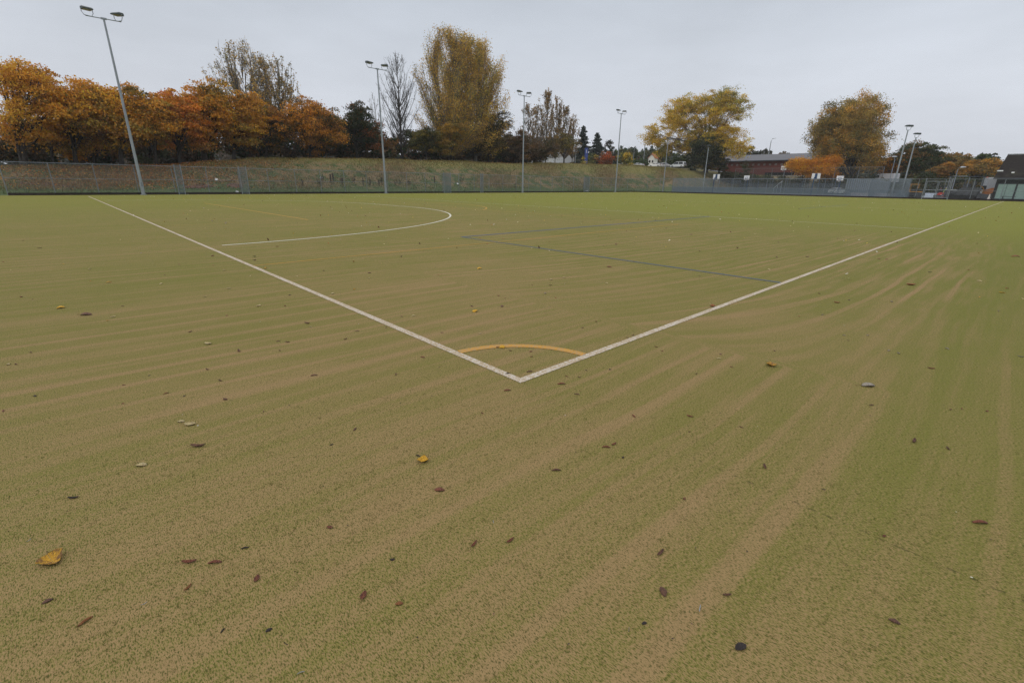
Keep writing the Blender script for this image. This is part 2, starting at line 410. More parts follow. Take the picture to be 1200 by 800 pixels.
def broad_tree(root, rg, H, z0, rx, ry, pal, leaves=14000, lsize=.15, lobes=13, trunk_r=.28, forks=1, irreg=.3, wts=None, bark=BARK, lean=(0, 0), tight=1., lobe_list=None, flat=.36, droop=.38):
    """spreading crown: limbs reach lobes of foliage; z0 = crown underside, H = crown top, local metres"""
    cz = (H+z0)/2; rz = (H-z0)/2
    if lobe_list is None:
        L = []
        for i in range(lobes):
            ph = i*2.39996+rg.uniform(-.3, .3); u = rg.uniform(-.85, .95)
            q = math.sqrt(max(0, 1-u*u)); rr = rg.uniform(.5, .74)
            L.append((math.cos(ph)*q*rx*rr+lean[0], math.sin(ph)*q*ry*rr+lean[1], cz+u*rz*rr*1.02, rg.uniform(.3, .3+irreg*.8)))
        L.append((lean[0], lean[1], cz+rz*.1, .55))
    else: L = lobe_list
    L = np.array(L); nl = len(L)
    # clumps inside lobes, favouring the shell
    ncl = max(40, leaves//115)
    w = L[:, 3]**2; w /= w.sum()
    li = rg.choice(nl, ncl, p=w)
    d = unit(rg.normal(size=(ncl, 3))); rr = rg.uniform(0, 1, ncl)**.42
    S = np.stack([L[li, 3]*rx, L[li, 3]*ry, L[li, 3]*rz], 1)*tight
    C = L[li, :3]+d*rr[:, None]*S
    C[:, 2] = np.maximum(C[:, 2], z0*.8+rg.uniform(-.3, .6, ncl))
    # leaves around clump centres
    per = rg.poisson(leaves/ncl, ncl); ci = np.repeat(np.arange(ncl), per)
    cs = rg.uniform(.28, .62, ncl)*min(1.2, rx/4.5)
    off = rg.normal(size=(len(ci), 3))*np.array([1.15, 1.15, flat])*cs[ci][:, None]
    off[:, 2] -= droop*np.hypot(off[:, 0], off[:, 1])
    P = C[ci]+off
    pal = np.array(pal, float); npal = len(pal)
    lobecol = rg.choice(npal, nl, p=wts); cc = np.where(rg.uniform(size=ncl) < .55, lobecol[li], rg.choice(npal, ncl, p=wts))
    lc = np.where(rg.uniform(size=len(ci)) < .8, cc[ci], rg.choice(npal, len(ci), p=wts))
    cl_v = rg.uniform(.78, 1.22, ncl)[ci][:, None]
    col = pick_cols(pal, lc, rg, len(ci))*cl_v
    quads_mesh('crown', leaf_quads(P, lsize, rg), LEAF, root, np.clip(col, .004, .8))
    # trunk and limbs
    segs = []; starts = []
    for f in range(forks):
        a = np.array([rg.uniform(-.2, .2)*(forks > 1), rg.uniform(-.2, .2)*(forks > 1), -.4])
        tip = np.array([lean[0]*.6+rg.normal(0, .1)*rx+(f-(forks-1)/2)*rx*.35, lean[1]*.6+(f-(forks-1)/2)*ry*.3, cz+rz*.35])
        pts = bez(a, np.array([a[0], a[1], z0+.3]), tip, 9); r = np.linspace(trunk_r*1.15, trunk_r*.22, 9); r[0] *= 1.35
        segs.append((pts, r)); starts.append(pts)
    for i in range(nl):
        base = starts[rg.integers(forks)]; s = base[rg.integers(3, 7)]; e = L[i, :3]
        mid = (s+e)/2+np.array([0, 0, -.08*rz])+rg.normal(0, .12, 3)*rx*.4
        pts = bez(s, mid, e, 6); segs.append((pts, np.linspace(trunk_r*.42, .04, 6)))
        sel = np.where(li == i)[0]; rg.shuffle(sel)
        for k in sel[:16]:
            s2 = pts[rg.integers(2, 6)]; e2 = C[k]
            pp = bez(s2, (s2+e2)/2+rg.normal(0, .15, 3), e2, 4); segs.append((pp, np.linspace(.045, .012, 4)))
    tubes_np('trunk', segs, bark, root)

def feather_tree(root, rg, H, z0, rx, pal, leaves=9000, lsize=.12, nb=90, trunk_r=.22, stems=1, bark=BARKG, twig_r=.018, wts=None, topthin=.5, twigs=9, mid=.5, low=.7, steep=1.5, spread=.16, tips=1., lean=(0, 0)):
    """ascending branches fan out to a rounded outline, leaves strung on twigs; leaves=0 leaves it bare"""
    segs = []; LP = []; LB = []
    def env(v): return math.sqrt(max(.0, 1-((v-mid)/(1.02-mid))**2)) if v > mid else low+(1-low)*v/mid
    trs = []
    for s in range(stems):
        a = 2*PI*s/stems+rg.uniform(-.5, .5); q = 0 if stems == 1 else rx*.42*rg.uniform(.6, 1.1)
        h = H*(.93 if s == 0 else rg.uniform(.72, .92))
        top = np.array([math.cos(a)*q+lean[0], math.sin(a)*q+lean[1], h])
        tr = bez(np.array([0, 0, -.4]), np.array([top[0]*.25, top[1]*.25, h*.5]), top, 16); tr[3:-1, :2] += rg.normal(0, .05, (12, 2))*trunk_r*4
        segs.append((tr, np.linspace(trunk_r*(1 if s == 0 else .6), .018, 16))); trs.append(tr)
    irr = [rg.uniform(-.16, .1) for _ in range(24)]
    for i in range(nb):
        v = rg.uniform(0, 1)**.8; v = (z0/H)*.9+(1-z0/H*.9)*v; vv = (v-z0/H)/(1-z0/H)
        ph = rg.uniform(0, 2*PI); R = rx*env(max(0, vv))*(rg.uniform(.03, 1)**.55)*(1+irr[int(ph/2/PI*8)+8*int(vv*2.9) if int(ph/2/PI*8)+8*int(max(0, vv)*2.9) < 24 else 0])
        tip = np.array([math.cos(ph)*R+lean[0]*vv, math.sin(ph)*R+lean[1]*vv, H*v])
        tr = min(trs, key=lambda q: np.linalg.norm(q[8, :2]-tip[:2]))
        za = max(z0*.45, tip[2]-R*steep-H*.06); k = min(14.9, max(1, np.interp(za, tr[:, 2], np.arange(16)))); i0 = int(k); p0 = tr[i0]*(1-(k-i0))+tr[i0+1]*(k-i0)
        L = np.linalg.norm(tip-p0)
        md = (p0+tip)/2+np.array([math.cos(ph), math.sin(ph), -.5])*L*.10+rg.normal(0, .03, 3)*L
        br = bez(p0, md, tip, 7); segs.append((br, np.linspace(max(.022, min(.09, L*.014)), .012, 7)))
        for j in range(twigs):
            q = rg.uniform(.2, 1)**.8; k2 = q*6; j0 = min(5, int(k2)); a = br[j0]*(1-(k2-j0))+br[j0+1]*(k2-j0)
            d0 = unit(br[min(6, j0+1)]-br[j0]); d = unit(d0+rg.normal(0, .42, 3)+np.array([0, 0, .25])); l = min(L, rx*1.3)*rg.uniform(.14, .34)*(1.2-q*.5)*tips
            c = a+d*l; tw = bez(a, (a+c)/2+rg.normal(0, .05, 3)*l, c, 4); segs.append((tw, np.linspace(twig_r, twig_r*.4, 4)))
            LP.append(tw); LB.append(max(0, vv))
            if leaves == 0 or twig_r > .02:
                for _ in range(2):
                    a2 = tw[rg.integers(1, 3)]; c2 = a2+unit(d+rg.normal(0, .5, 3))*l*.55; segs.append((np.array([a2, c2]), np.array([twig_r*.7, twig_r*.35])))
    if leaves:
        LP = np.array(LP); LB = np.array(LB); wgt = (1-topthin*LB)*np.repeat(rg.uniform(.4, 1.4, nb), twigs); wgt /= wgt.sum()
        ti = rg.choice(len(LP), leaves, p=wgt); s = rg.uniform(.05, 1.05, leaves)*3; i0 = np.minimum(2, s.astype(int)); fr = (s-i0)[:, None]
        P = LP[ti, i0]*(1-fr)+LP[ti, i0+1]*fr+rg.normal(0, spread, (leaves, 3))*max(1, rx/4)
        pal = np.array(pal, float); bc = rg.choice(len(pal), nb, p=wts)[ti//twigs]
        lc = np.where(rg.uniform(size=leaves) < .7, bc, rg.choice(len(pal), leaves, p=wts))
        quads_mesh('crown', leaf_quads(P, lsize, rg, .1), LEAF, root, np.clip(pick_cols(pal, lc, rg, leaves)*np.repeat(rg.uniform(.8, 1.2, nb), twigs)[ti][:, None], .004, .8))
        tubes_np('trunk', segs, bark, root)
    else:
        tubes_np('trunk', segs[:1], bark, root); tubes_np('bare_crown', segs[1:], bark, root)

def conifer(root, rg, H, rx, pal, leaves=7000, lsize=.16):
    P = []; segs = [(np.array([[0, 0, -.4], [0, 0, H*.5], [0, 0, H]]), np.array([.22, .14, .02]))]
    n = int(H*5)
    for i in range(n):
        u = i/n; z = H*(.1+.88*u); R = rx*(1-u)**.8*rg.uniform(.7, 1.15)+.15; ph = rg.uniform(0, 2*PI)
        e = np.array([math.cos(ph)*R, math.sin(ph)*R, z-R*.12]); a = np.array([0, 0, z])
        br = bez(a, (a+e)/2+np.array([0, 0, .12*R]), e, 4); segs.append((br, np.linspace(.035, .01, 4)))
        k = max(8, int(leaves*(R/rx)/(n*.55)))
        s = rg.uniform(.15, 1, k)[:, None]; P.append(a*(1-s)+e*s+rg.normal(0, 1, (k, 3))*np.array([.28, .28, .14]))
    P = np.concatenate(P); col = pick_cols(pal, rg.integers(0, len(pal), len(P)), rg, len(P))
    quads_mesh('crown', leaf_quads(P, lsize, rg), LEAF, root, col); tubes_np('trunk', segs, BARK, root)

def shrub(root, rg, rx, ry, H, pal, leaves=2500, lsize=.12, wts=None):
    n = max(12, leaves//50)
    d = unit(rg.normal(size=(n, 3))); C = d*(rg.uniform(0, 1, n)**.45)[:, None]*np.array([rx, ry, H*.5])
    C[:, :2] *= (1+.25*np.sin(C[:, 2:3]*3+rg.uniform(0, 6)))
    C[:, 2] = np.abs(C[:, 2]+H*.45)
    ci = rg.integers(0, n, leaves); P = C[ci]+rg.normal(0, 1, (leaves, 3))*np.array([.4, .4, .28])*min(1, rx/2+.3)
    P[:, 2] = np.abs(P[:, 2])
    pc = rg.choice(len(pal), n, p=wts)[ci]; col = pick_cols(pal, pc, rg, leaves)*rg.uniform(.75, 1.25, n)[ci][:, None]
    quads_mesh('foliage', leaf_quads(P, lsize, rg), LEAF, root, np.clip(col, .004, .8))
    segs = [(bez(np.array([0, 0, -.3]), np.array([C[k, 0]*.3, C[k, 1]*.3, C[k, 2]*.6]), C[k], 4), np.linspace(.05, .012, 4)) for k in range(min(14, n))]
    tubes_np('stem', segs, BARK, root)

OY = [(.76, .40, .045), (.66, .30, .032), (.52, .26, .04), (.38, .26, .05), (.19, .14, .04)]      # orange yellow
OR = [(.66, .24, .03), (.52, .17, .025), (.62, .30, .035), (.30, .15, .035)]                      # red orange
DO = [(.62, .27, .03), (.33, .15, .03), (.17, .115, .03), (.075, .075, .025)]                      # dark orange
OL = [(.33, .24, .05), (.23, .18, .045), (.14, .13, .04), (.45, .26, .04)]                          # khaki
DG = [(.05, .07, .028), (.075, .095, .035), (.105, .105, .042)]                                      # dark evergreen
BR = [(.20, .12, .055), (.13, .085, .045), (.26, .14, .045), (.09, .08, .035)]                       # brown scrub
GR = [(.06, .09, .03), (.09, .12, .035), (.045, .065, .025)]
YE = [(.74, .47, .05), (.62, .41, .045), (.44, .35, .055), (.24, .235, .06)]
BG = [(.025, .045, .035), (.04, .06, .04), (.02, .033, .024)]

def tree_spot(kind_name, px, Xd=None, Yd=None, py_top=100, width=80, py_bot=None, base_px=None, label='', cat='tree', group=None):
    f = (lambda u, v: at_x(u, v, Xd)) if Xd is not None else (lambda u, v: at_y(u, v, Yd))
    c = f(base_px if base_px is not None else px, 205)
    z = gz(c[0], c[1]); top = f(px, py_top)
    k = ppm(top); root = empty(kind_name, (c[0], c[1], z), 0, label, cat, group)
    H = top[2]-z; rx = width/2/k
    cc = f(px, py_top+20); lean = (float(cc[0]-c[0]), float(cc[1]-c[1]))
    z0 = (f(px, py_bot)[2]-z) if py_bot else H*.25
    return root, H, rx, z0, lean

ROW = 'autumn trees along the top of the bank'
def T(seed, name, label, px, top, width, bot, pal, X=None, Y=None, bpx=None, n=14000, ls=.15, group=ROW, **kw):
    r, H, rx, z0, ln = tree_spot(name, px, X, Y, top, width, bot, bpx, label, 'tree', group)
    broad_tree(r, np.random.default_rng(seed), H*.965, z0, rx, rx*.85, pal, leaves=int(n*1.7), lsize=ls*.78, lean=ln, **kw)
    return r

T(1, 'maple_tree', 'golden orange tree with forked trunk and sky gaps, first of the row', 16, 46, 108, 178, OY, X=-75, bpx=33, n=13500, ls=.13, forks=2, lobes=22, irreg=.1, tight=.85, wts=[.32, .34, .2, .1, .04])
T(2, 'maple_tree', 'broad orange tree with dark trunk between the golden forked tree and the tallest mast', 92, 82, 100, 180, OY, X=-76, bpx=92, n=22000, ls=.15, lobes=17, wts=[.25, .3, .22, .14, .09])
T(3, 'maple_tree', 'orange-brown tree directly behind the tallest floodlight mast', 150, 92, 88, 182, OY, X=-75, bpx=145, n=20000, lobes=16, wts=[.12, .28, .28, .2, .12])
T(30, 'maple_tree', 'small golden tree low between the forked tree and the broad orange tree', 60, 128, 66, 184, OY, X=-79, bpx=66, n=9000, lobes=10, wts=[.3, .3, .2, .1, .1], trunk_r=.18)
T(31, 'maple_tree', 'slim orange tree low at the foot of the crown behind the tallest mast', 118, 118, 60, 184, OY, X=-79, bpx=114, n=9000, lobes=10, wts=[.15, .3, .25, .2, .1], trunk_r=.2)
T(4, 'maple_tree', 'red-orange tree right of the tallest mast, reddest crown of the bank row', 205, 93, 72, 184, OR, X=-76, bpx=214, n=18000, lobes=14, wts=[.4, .25, .25, .1])
T(32, 'maple_tree', 'olive-orange tree with drooping crown just right of the tallest mast', 178, 108, 56, 188, OY, X=-74, bpx=186, n=12000, lobes=11, wts=[.05, .2, .3, .3, .15], trunk_r=.2)
T(5, 'maple_tree', 'yellow-orange tree with twin dark stems behind the fence gate posts', 240, 92, 74, 180, OY, X=-77, bpx=243, n=17000, forks=2, lobes=14, wts=[.25, .35, .25, .1, .05])
T(6, 'maple_tree', 'orange tree standing under the tall feathery poplars', 285, 106, 70, 178, OY, X=-78, bpx=277, n=16000, lobes=14, wts=[.12, .35, .3, .15, .08])
T(33, 'maple_tree', 'deep orange and green tree between poplars and the domed dark orange tree', 318, 112, 50, 180, DO, X=-80, bpx=315, n=11000, lobes=11, trunk_r=.2)
T(7, 'maple_tree', 'domed dark orange tree left of the red-tipped green tree', 366, 108, 84, 182, DO, X=-79, n=20000, lobes=17, wts=[.45, .25, .18, .12])
T(8, 'maple_tree', 'dark green tree with rust-red tip left of the bare tree', 420, 113, 58, 184, [(.03, .045, .018), (.05, .06, .02), (.22, .075, .02), (.09, .065, .022)], X=-80, n=14000, lobes=14, wts=[.38, .3, .14, .18])

def FT(seed, name, label, px, top, width, z0=None, X=None, Y=None, bpx=None, group=None, **kw):
    f = (lambda u, v: at_x(u, v, X)) if X is not None else (lambda u, v: at_y(u, v, Y))
    m_ = f(px, (top+200)/2); dn = m_.copy(); dn[2] = 2.; zz_ = dn-CAM; bpx = 600+FPX*float(zz_@_R2)/float(zz_@_F)
    r, H, rx, zz, ln = tree_spot(name, px, X, Y, top, width, z0, bpx, label, 'tree', group)
    feather_tree(r, np.random.default_rng(seed), H, zz if z0 else H*.15, rx, **kw); return r
PG = 'tall feathery poplars behind the orange trees'
KH = [(.52, .36, .14), (.40, .30, .14), (.58, .36, .09), (.28, .23, .10)]
FT(41, 'poplar_tree', 'tall half-bare khaki poplar, left of the feathery pair above the orange trees', 290, 49, 84, 150, X=-95, group=PG, pal=KH, leaves=9000, lsize=.14, nb=130, stems=4, twigs=8, topthin=.3, twig_r=.026, trunk_r=.35, steep=1.9, mid=.55, tips=.8)
FT(42, 'poplar_tree', 'shorter half-bare khaki poplar, right of the feathery pair above the orange trees', 326, 66, 60, 150, X=-94, group=PG, pal=KH, leaves=6500, lsize=.14, nb=95, stems=3, twigs=8, topthin=.3, twig_r=.026, trunk_r=.3, steep=2., mid=.5, tips=.8)
FT(43, 'bare_tree', 'leafless grey tree with dark trunk between a mast and the big poplar', 468, 62, 60, 160, X=-86, pal=KH, leaves=0, nb=90, stems=1, twigs=10, twig_r=.021, trunk_r=.34, bark=simple('dark_bark', (.07, .062, .056), .9), steep=1.35, mid=.5, low=.5)
FT(44, 'bare_tree', 'small thin leafless tree beside the dark rust-tipped tree', 441, 108, 26, 168, X=-88, pal=KH, leaves=0, nb=30, stems=2, twigs=6, twig_r=.024, trunk_r=.16, steep=2.)
BIGP = [(.60, .38, .08), (.74, .43, .065), (.44, .35, .09), (.22, .21, .06)]
FT(45, 'poplar_tree', 'tallest bronze poplar of the bank, left half of the big pair', 525, 37, 92, 168, X=-83, group='big bronze poplars', pal=BIGP, leaves=52000, lsize=.115, spread=.2, nb=280, twigs=9, topthin=.45, trunk_r=.42, twig_r=.022, wts=[.38, .32, .2, .1], steep=1.5, mid=.26, low=.9, stems=3)
FT(46, 'poplar_tree', 'dense bronze poplar, right half of the big pair', 556, 42, 94, 172, X=-84, group='big bronze poplars', pal=BIGP, leaves=72000, lsize=.12, spread=.2, nb=300, twigs=9, topthin=.25, trunk_r=.42, wts=[.36, .28, .22, .14], steep=1.3, mid=.26, low=.9, stems=2)
T(47, 'maple_tree', 'low golden tree hanging over the bank below the big poplars', 527, 138, 52, 186, [(.42, .24, .03), (.30, .18, .03), (.16, .13, .03)], X=-78, bpx=529, n=9000, lobes=11, trunk_r=.16, group=None)
T(48, 'maple_tree', 'dull yellow-green bushy tree below the bare grey tree', 500, 142, 46, 186, [(.22, .17, .03), (.13, .12, .03), (.06, .065, .022)], X=-81, n=9000, lobes=10, trunk_r=.16, group=None)
T(49, 'oak_tree', 'dark green-brown tree filling in under the right big poplar', 572, 118, 54, 186, [(.055, .06, .02), (.09, .075, .025), (.17, .11, .025)], X=-82, n=13000, lobes=12, trunk_r=.2, group=None)
T(50, 'thorn_tree', 'brown scrubby tree left of the third mast', 604, 148, 44, 190, BR, X=-81, n=9000, lobes=10, trunk_r=.14, group=None)
T(51, 'thorn_tree', 'brown scrubby tree behind the third mast', 632, 158, 52, 192, BR, X=-80, n=7000, lobes=10, trunk_r=.14, group=None)
BG_ = 'slender half-bare birches right of the third mast'
for i, (px, tp, wd, lab, nl) in enumerate(((619, 122, 28, 'thin sparse birch closest to the third mast', 1200), (630, 124, 28, 'thin sparse birch, second from the third mast', 1300), (641, 104, 28, 'tallest of the slender birches right of the third mast', 2300), (652, 112, 28, 'slender bronze birch right of the tallest birch', 2300), (663, 124, 28, 'slender birch with brown leaves, second from the end of the clump', 1800), (672, 134, 24, 'short slender birch ending the clump before the conifers', 1700))):
    FT(60+i, 'birch_tree', lab, px, tp, wd, 178, X=-84-i*.8, group=BG_, pal=[(.30, .21, .09), (.22, .15, .07), (.36, .21, .06)], leaves=int(nl*1.8), lsize=.14, nb=60, twigs=6, trunk_r=.12, topthin=.0, twig_r=.026, mid=.3, low=.8, steep=2.6)
T(66, 'thorn_tree', 'olive scrub tree at the foot of the birch clump', 660, 152, 36, 188, OL, X=-84, n=5000, lobes=8, trunk_r=.12, group=None)

# evergreen undergrowth behind the row
HG = 'dark evergreen bushes behind the row of autumn trees'
protos = []
for k in range(4):
    r = empty('evergreen_bush', (0, 0, 0)); shrub(r, np.random.default_rng(90+k), 3.6, 3.2, 5.6+k*.5, DG+BR[:2] if k % 2 else BR+DG[:2], leaves=4200, lsize=.2); protos.append(r)
k = 0
for y in np.arange(-20, 92, 4.1):
    r = protos[k] if k < 4 else copy_tree(protos[k % 4])
    x = -86+rnd.uniform(-1.5, 1.5); yy = y+rnd.uniform(-.8, .8)
    r.location = (x, yy, gz(x, yy)-.1); r.rotation_euler.z = rnd.uniform(0, 6) if k >= 4 else 0
    s = rnd.uniform(.85, 1.2); r.scale = (s, s, s*rnd.uniform(.85, 1.1))
    tag(r, 'dark evergreen bush in the continuous undergrowth behind the bank trees', 'bush', HG)
    k += 1

# distant wood behind everything: a continuous mass
rg = np.random.default_rng(5)
n = 46000; az = rg.uniform(math.radians(-100), math.radians(8), n)
D = rg.uniform(255, 330, n)
hh = 13+4*np.sin(az*31)+2.5*np.sin(az*83+1)+1.8*np.sin(az*190)
x = CAM[0]+np.sin(az)*D; y = CAM[1]+np.cos(az)*D; g0 = height(x, y)
tp = np.where(az < math.radians(-24), 16.5, np.where(az > math.radians(-8), 14., 12.))+1.6*np.sin(az*31)+1.2*np.sin(az*83+1)+1.0*np.sin(az*190)
z = g0+(tp-g0)*rg.uniform(0, 1, n)**.7
cl = (np.sin(az*140)+np.sin(az*57+2)+rg.normal(0, .6, n)); ci = np.digitize(cl, [-.6, .6])
pal = [(.035, .05, .03), (.06, .065, .035), (.12, .075, .035)]
o = quads_mesh('distant_wood', leaf_quads(np.stack([x, y, z], 1), 1.15, rg), LEAF, None, pick_cols(pal, ci, rg, n)); tag(o, kind='stuff')

# trees round the car park and the brick building
r, H, rx, z0, ln = tree_spot('fir_tree', 681, Yd=150, py_top=147, width=24, py_bot=190, label='taller dark blue-green fir left of the blue sign pillar', cat='tree', group='dark firs beyond the bank')
conifer(r, np.random.default_rng(70), H, rx, BG, 9000, .3)
r, H, rx, z0, ln = tree_spot('fir_tree', 697, Yd=152, py_top=155, width=25, py_bot=190, label='shorter dark blue-green fir right of the blue sign pillar', cat='tree', group='dark firs beyond the bank')
conifer(r, np.random.default_rng(71), H, rx, BG, 9000, .3)
def S(seed, name, label, px, py_top, width, Y, pal, n=2500, ls=.2, group=None, cat='bush', X=None, wts=None):
    r, H, rx, z0, ln = tree_spot(name, px, Xd=X, Yd=None if X is not None else Y, py_top=py_top, width=width, label=label, cat=cat, group=group)
    shrub(r, np.random.default_rng(seed), rx, rx*.8, H*1.0, pal, n, ls, wts); return r
S(72, 'round_bush', 'yellow-green round bush right of the blue sign pillar', 692, 179, 13, 128, YE[2:]+GR[:1], 1800)
S(73, 'maple_bush', 'red-orange bush beyond the bank between yellow bushes', 708, 177, 22, 130, [(.42, .10, .02), (.34, .08, .02), (.25, .10, .03)], 2600)
S(74, 'round_bush', 'yellow-green bush beside the fourth mast', 731, 178, 19, 128, YE[1:]+GR[:1], 2400)
S(75, 'evergreen_bush', 'dark bush filling in behind the red-orange bush', 708, 163, 24, 165, [(.05, .05, .03), (.08, .06, .035)], 2600, .3)
S(76, 'evergreen_bush', 'dark green bush left of the fourth mast', 722, 168, 26, 168, GR+DG, 3000, .3)
S(77, 'evergreen_bush', 'dark green bush behind the fourth mast and the parked cars', 742, 171, 30, 172, GR+DG, 3200, .3)
S(78, 'clipped_hedge', 'green hedge above the white hatchback', 747, 187, 30, 150, [(.05, .085, .025), (.07, .11, .03)], 3000, .2, cat='hedge')
S(79, 'evergreen_bush', 'dark wooded bush left of the yellow tree', 764, 167, 28, 205, DG+GR, 3000, .35)
S(80, 'small_bush', 'tiny yellowish sapling left of the blue sign pillar', 683, 183, 5, 120, YE[2:], 400, .15)
# the big yellow tree
r, H, rx, z0, ln = tree_spot('ash_tree', 822, Yd=137, py_top=107, width=112, py_bot=188, base_px=826, label='big yellow tree beside the brick building', cat='tree')
def lob(px, py, rr, Yd=137):
    q = at_y(px, py, Yd); return (q[0]-r.location.x, rnd.uniform(-2, 2), q[2]-r.location.z, rr*1.5)
LL = [lob(*q) for q in ((797, 126, .22), (815, 124, .25), (833, 121, .25), (850, 116, .25), (863, 127, .2), (787, 140, .2), (802, 145, .26), (822, 141, .25), (842, 136, .22), (770, 157, .2), (764, 165, .13), (785, 163, .22), (806, 166, .22), (826, 160, .2), (848, 155, .22), (862, 163, .2), (868, 176, .16), (852, 174, .2), (778, 176, .15), (800, 170, .18), (818, 172, .2), (838, 168, .22), (834, 178, .2))]
broad_tree(r, np.random.default_rng(81), H, z0, rx*1.0, rx*.8, YE, leaves=95000, lsize=.145, lobe_list=LL, flat=.62, droop=.15, trunk_r=.5, forks=2, wts=[.34, .28, .22, .16], bark=BARKG)
T(82, 'holly_tree', 'dark holly-like tree under the big yellow tree beside the brick building', 826, 152, 52, 204, [(.03, .045, .02), (.05, .06, .022), (.16, .12, .03)], Y=134, n=12000, ls=.2, lobes=12, group=None, wts=[.5, .38, .12])
T(83, 'holly_tree', 'olive-green tree against the left end of the brick building', 842, 168, 26, 203, [(.09, .09, .03), (.05, .06, .022), (.24, .17, .03)], Y=136, n=6000, ls=.2, lobes=9, group=None)
S(84, 'evergreen_bush', 'green bush behind the parked silver people carrier', 795, 178, 34, 150, GR, 3000, .25)
# right hand group
T(85, 'oak_tree', 'large oval bronze tree standing behind the ball court', 1002, 107, 92, 226, [(.44, .30, .07), (.30, .235, .07), (.60, .33, .055), (.19, .17, .055)], Y=140, n=62000, ls=.185, lobes=30, irreg=.16, trunk_r=.45, group=None, wts=[.34, .26, .26, .14], flat=.9, droop=.0)
T(86, 'cherry_tree', 'low bright orange tree between brick building and bronze tree, left of the two', 940, 181, 38, 210, [(.86, .42, .04), (.76, .31, .03), (.6, .28, .045)], Y=133.5, flat=.85, droop=.05, n=14000, ls=.15, lobes=9, trunk_r=.14, group='bright orange small trees')
T(87, 'cherry_tree', 'low bright orange tree before the bronze tree, right of the two', 963, 177, 40, 210, [(.86, .40, .04), (.72, .27, .028), (.58, .27, .045)], Y=134.5, flat=.85, droop=.05, n=16000, ls=.15, lobes=9, trunk_r=.14, group='bright orange small trees')
T(88, 'oak_tree', 'rusty orange tree between bronze tree and the pair of court masts', 1048, 172, 40, 206, DO, Y=148, n=8000, ls=.2, lobes=10, trunk_r=.2, group=None)
T(89, 'oak_tree', 'dark green tree behind the second court mast', 1080, 161, 48, 206, [(.06, .08, .03), (.10, .105, .035), (.26, .14, .035)], Y=150, n=15000, ls=.2, lobes=13, group=None, wts=[.5, .35, .15])
T(90, 'oak_tree', 'olive-brown tree left of the street lamp', 1114, 173, 38, 208, [(.24, .19, .06), (.16, .14, .05), (.34, .20, .05)], Y=155, n=10000, ls=.2, lobes=11, group=None)
T(91, 'oak_tree', 'orange-brown tree above the paving machine', 1144, 184, 48, 210, [(.48, .25, .04), (.30, .18, .04), (.16, .12, .04)], Y=148, n=12000, ls=.2, lobes=12, group=None, wts=[.35, .4, .25])
T(92, 'oak_tree', 'green tree rising behind the orange-brown tree by the clubhouse', 1152, 177, 30, 208, GR, Y=165, n=7000, ls=.22, lobes=9, group=None)
T(93, 'oak_tree', 'small dark tree squeezed against the clubhouse roof', 1168, 184, 16, 210, DG, Y=152, n=4500, ls=.22, lobes=7, trunk_r=.14, group=None)
T(94, 'oak_tree', 'dull green tree between dark tree and olive-brown tree', 1097, 174, 26, 208, GR+[(.2, .11, .03)], Y=168, n=6000, ls=.22, lobes=8, group=None)
T(95, 'oak_tree', 'rust coloured low tree beside the dark green tree', 1101, 186, 24, 210, [(.42, .21, .04), (.26, .16, .045)], Y=146, n=4000, ls=.2, lobes=7, trunk_r=.14, group=None)
for i, (px, tp, wd) in enumerate(((872, 170, 30), (890, 173, 26), (914, 178, 20))):
    S(110+i, 'hill_tree', ('brownish wooded crown beyond the left half of the brick building roof', 'brownish wooded crown by the lamp over the roof', 'dark low crown right of the lamp over the roof')[i], px, tp, wd, 215, [(.07, .07, .035), (.11, .08, .04), (.045, .055, .03)], 3000, .45, cat='tree')
IV = 'scrub bushes on the bank below the brick building'
POS = ['tallest, dark, leaning on the wall', 'dark, below the left corner of the roof', 'green, beside the board seen from behind', 'brown, right behind a backboard', 'dark, in the middle of the wall', 'green, left of the sloping handrail', 'brown, behind the sloping handrail', 'low, at the feet of the orange trees', 'dark, left of the bronze tree trunk', 'wide, under the bronze tree', 'brown, right of the bronze tree trunk']
for i, (px, tp, wd) in enumerate(((872, 188, 15), (850, 201, 20), (862, 202, 22), (877, 205, 20), (890, 202, 24), (903, 204, 22), (918, 205, 22), (938, 205, 26), (973, 205, 26), (1000, 205, 32), (1024, 206, 30))):
    S(120+i, 'scrub_bush', 'scrub bush on the far bank, '+POS[i], px, tp, wd, 136+(i % 3), [(.04, .055, .022), (.065, .075, .03), (.10, .085, .04)], 2200, .17, group=IV)
for i, (px, tp, wd) in enumerate(((1046, 204, 26), (1066, 201, 30), (1086, 202, 30), (1106, 201, 30), (1126, 202, 30), (1146, 203, 30), (1163, 204, 26))):
    S(140+i, 'dark_hedge', 'dark hedge bush behind the works yard, '+['under the rusty orange tree', 'left of the dark green tree trunk', 'right of the dark green tree trunk', 'under the olive-brown tree', 'behind the paving machine canopy', 'below the orange-brown tree', 'against the clubhouse corner'][i], px, tp, wd, 144+(i % 2)*3, DG+[(.12, .09, .035)], 2600, .22, group='dark hedge behind the works yard')

# ------------------------------------------------------------------ scatter on the bank
rg = np.random.default_rng(21)
def scatter_bank(n, yr, dr, wfun):
    y = rg.uniform(*yr, n); d = rg.uniform(*dr, n); x = -60.6-d
    keep = rg.uniform(size=n) < wfun(d, y)
    x, y = x[keep], y[keep]; return x, y, height(x, y)
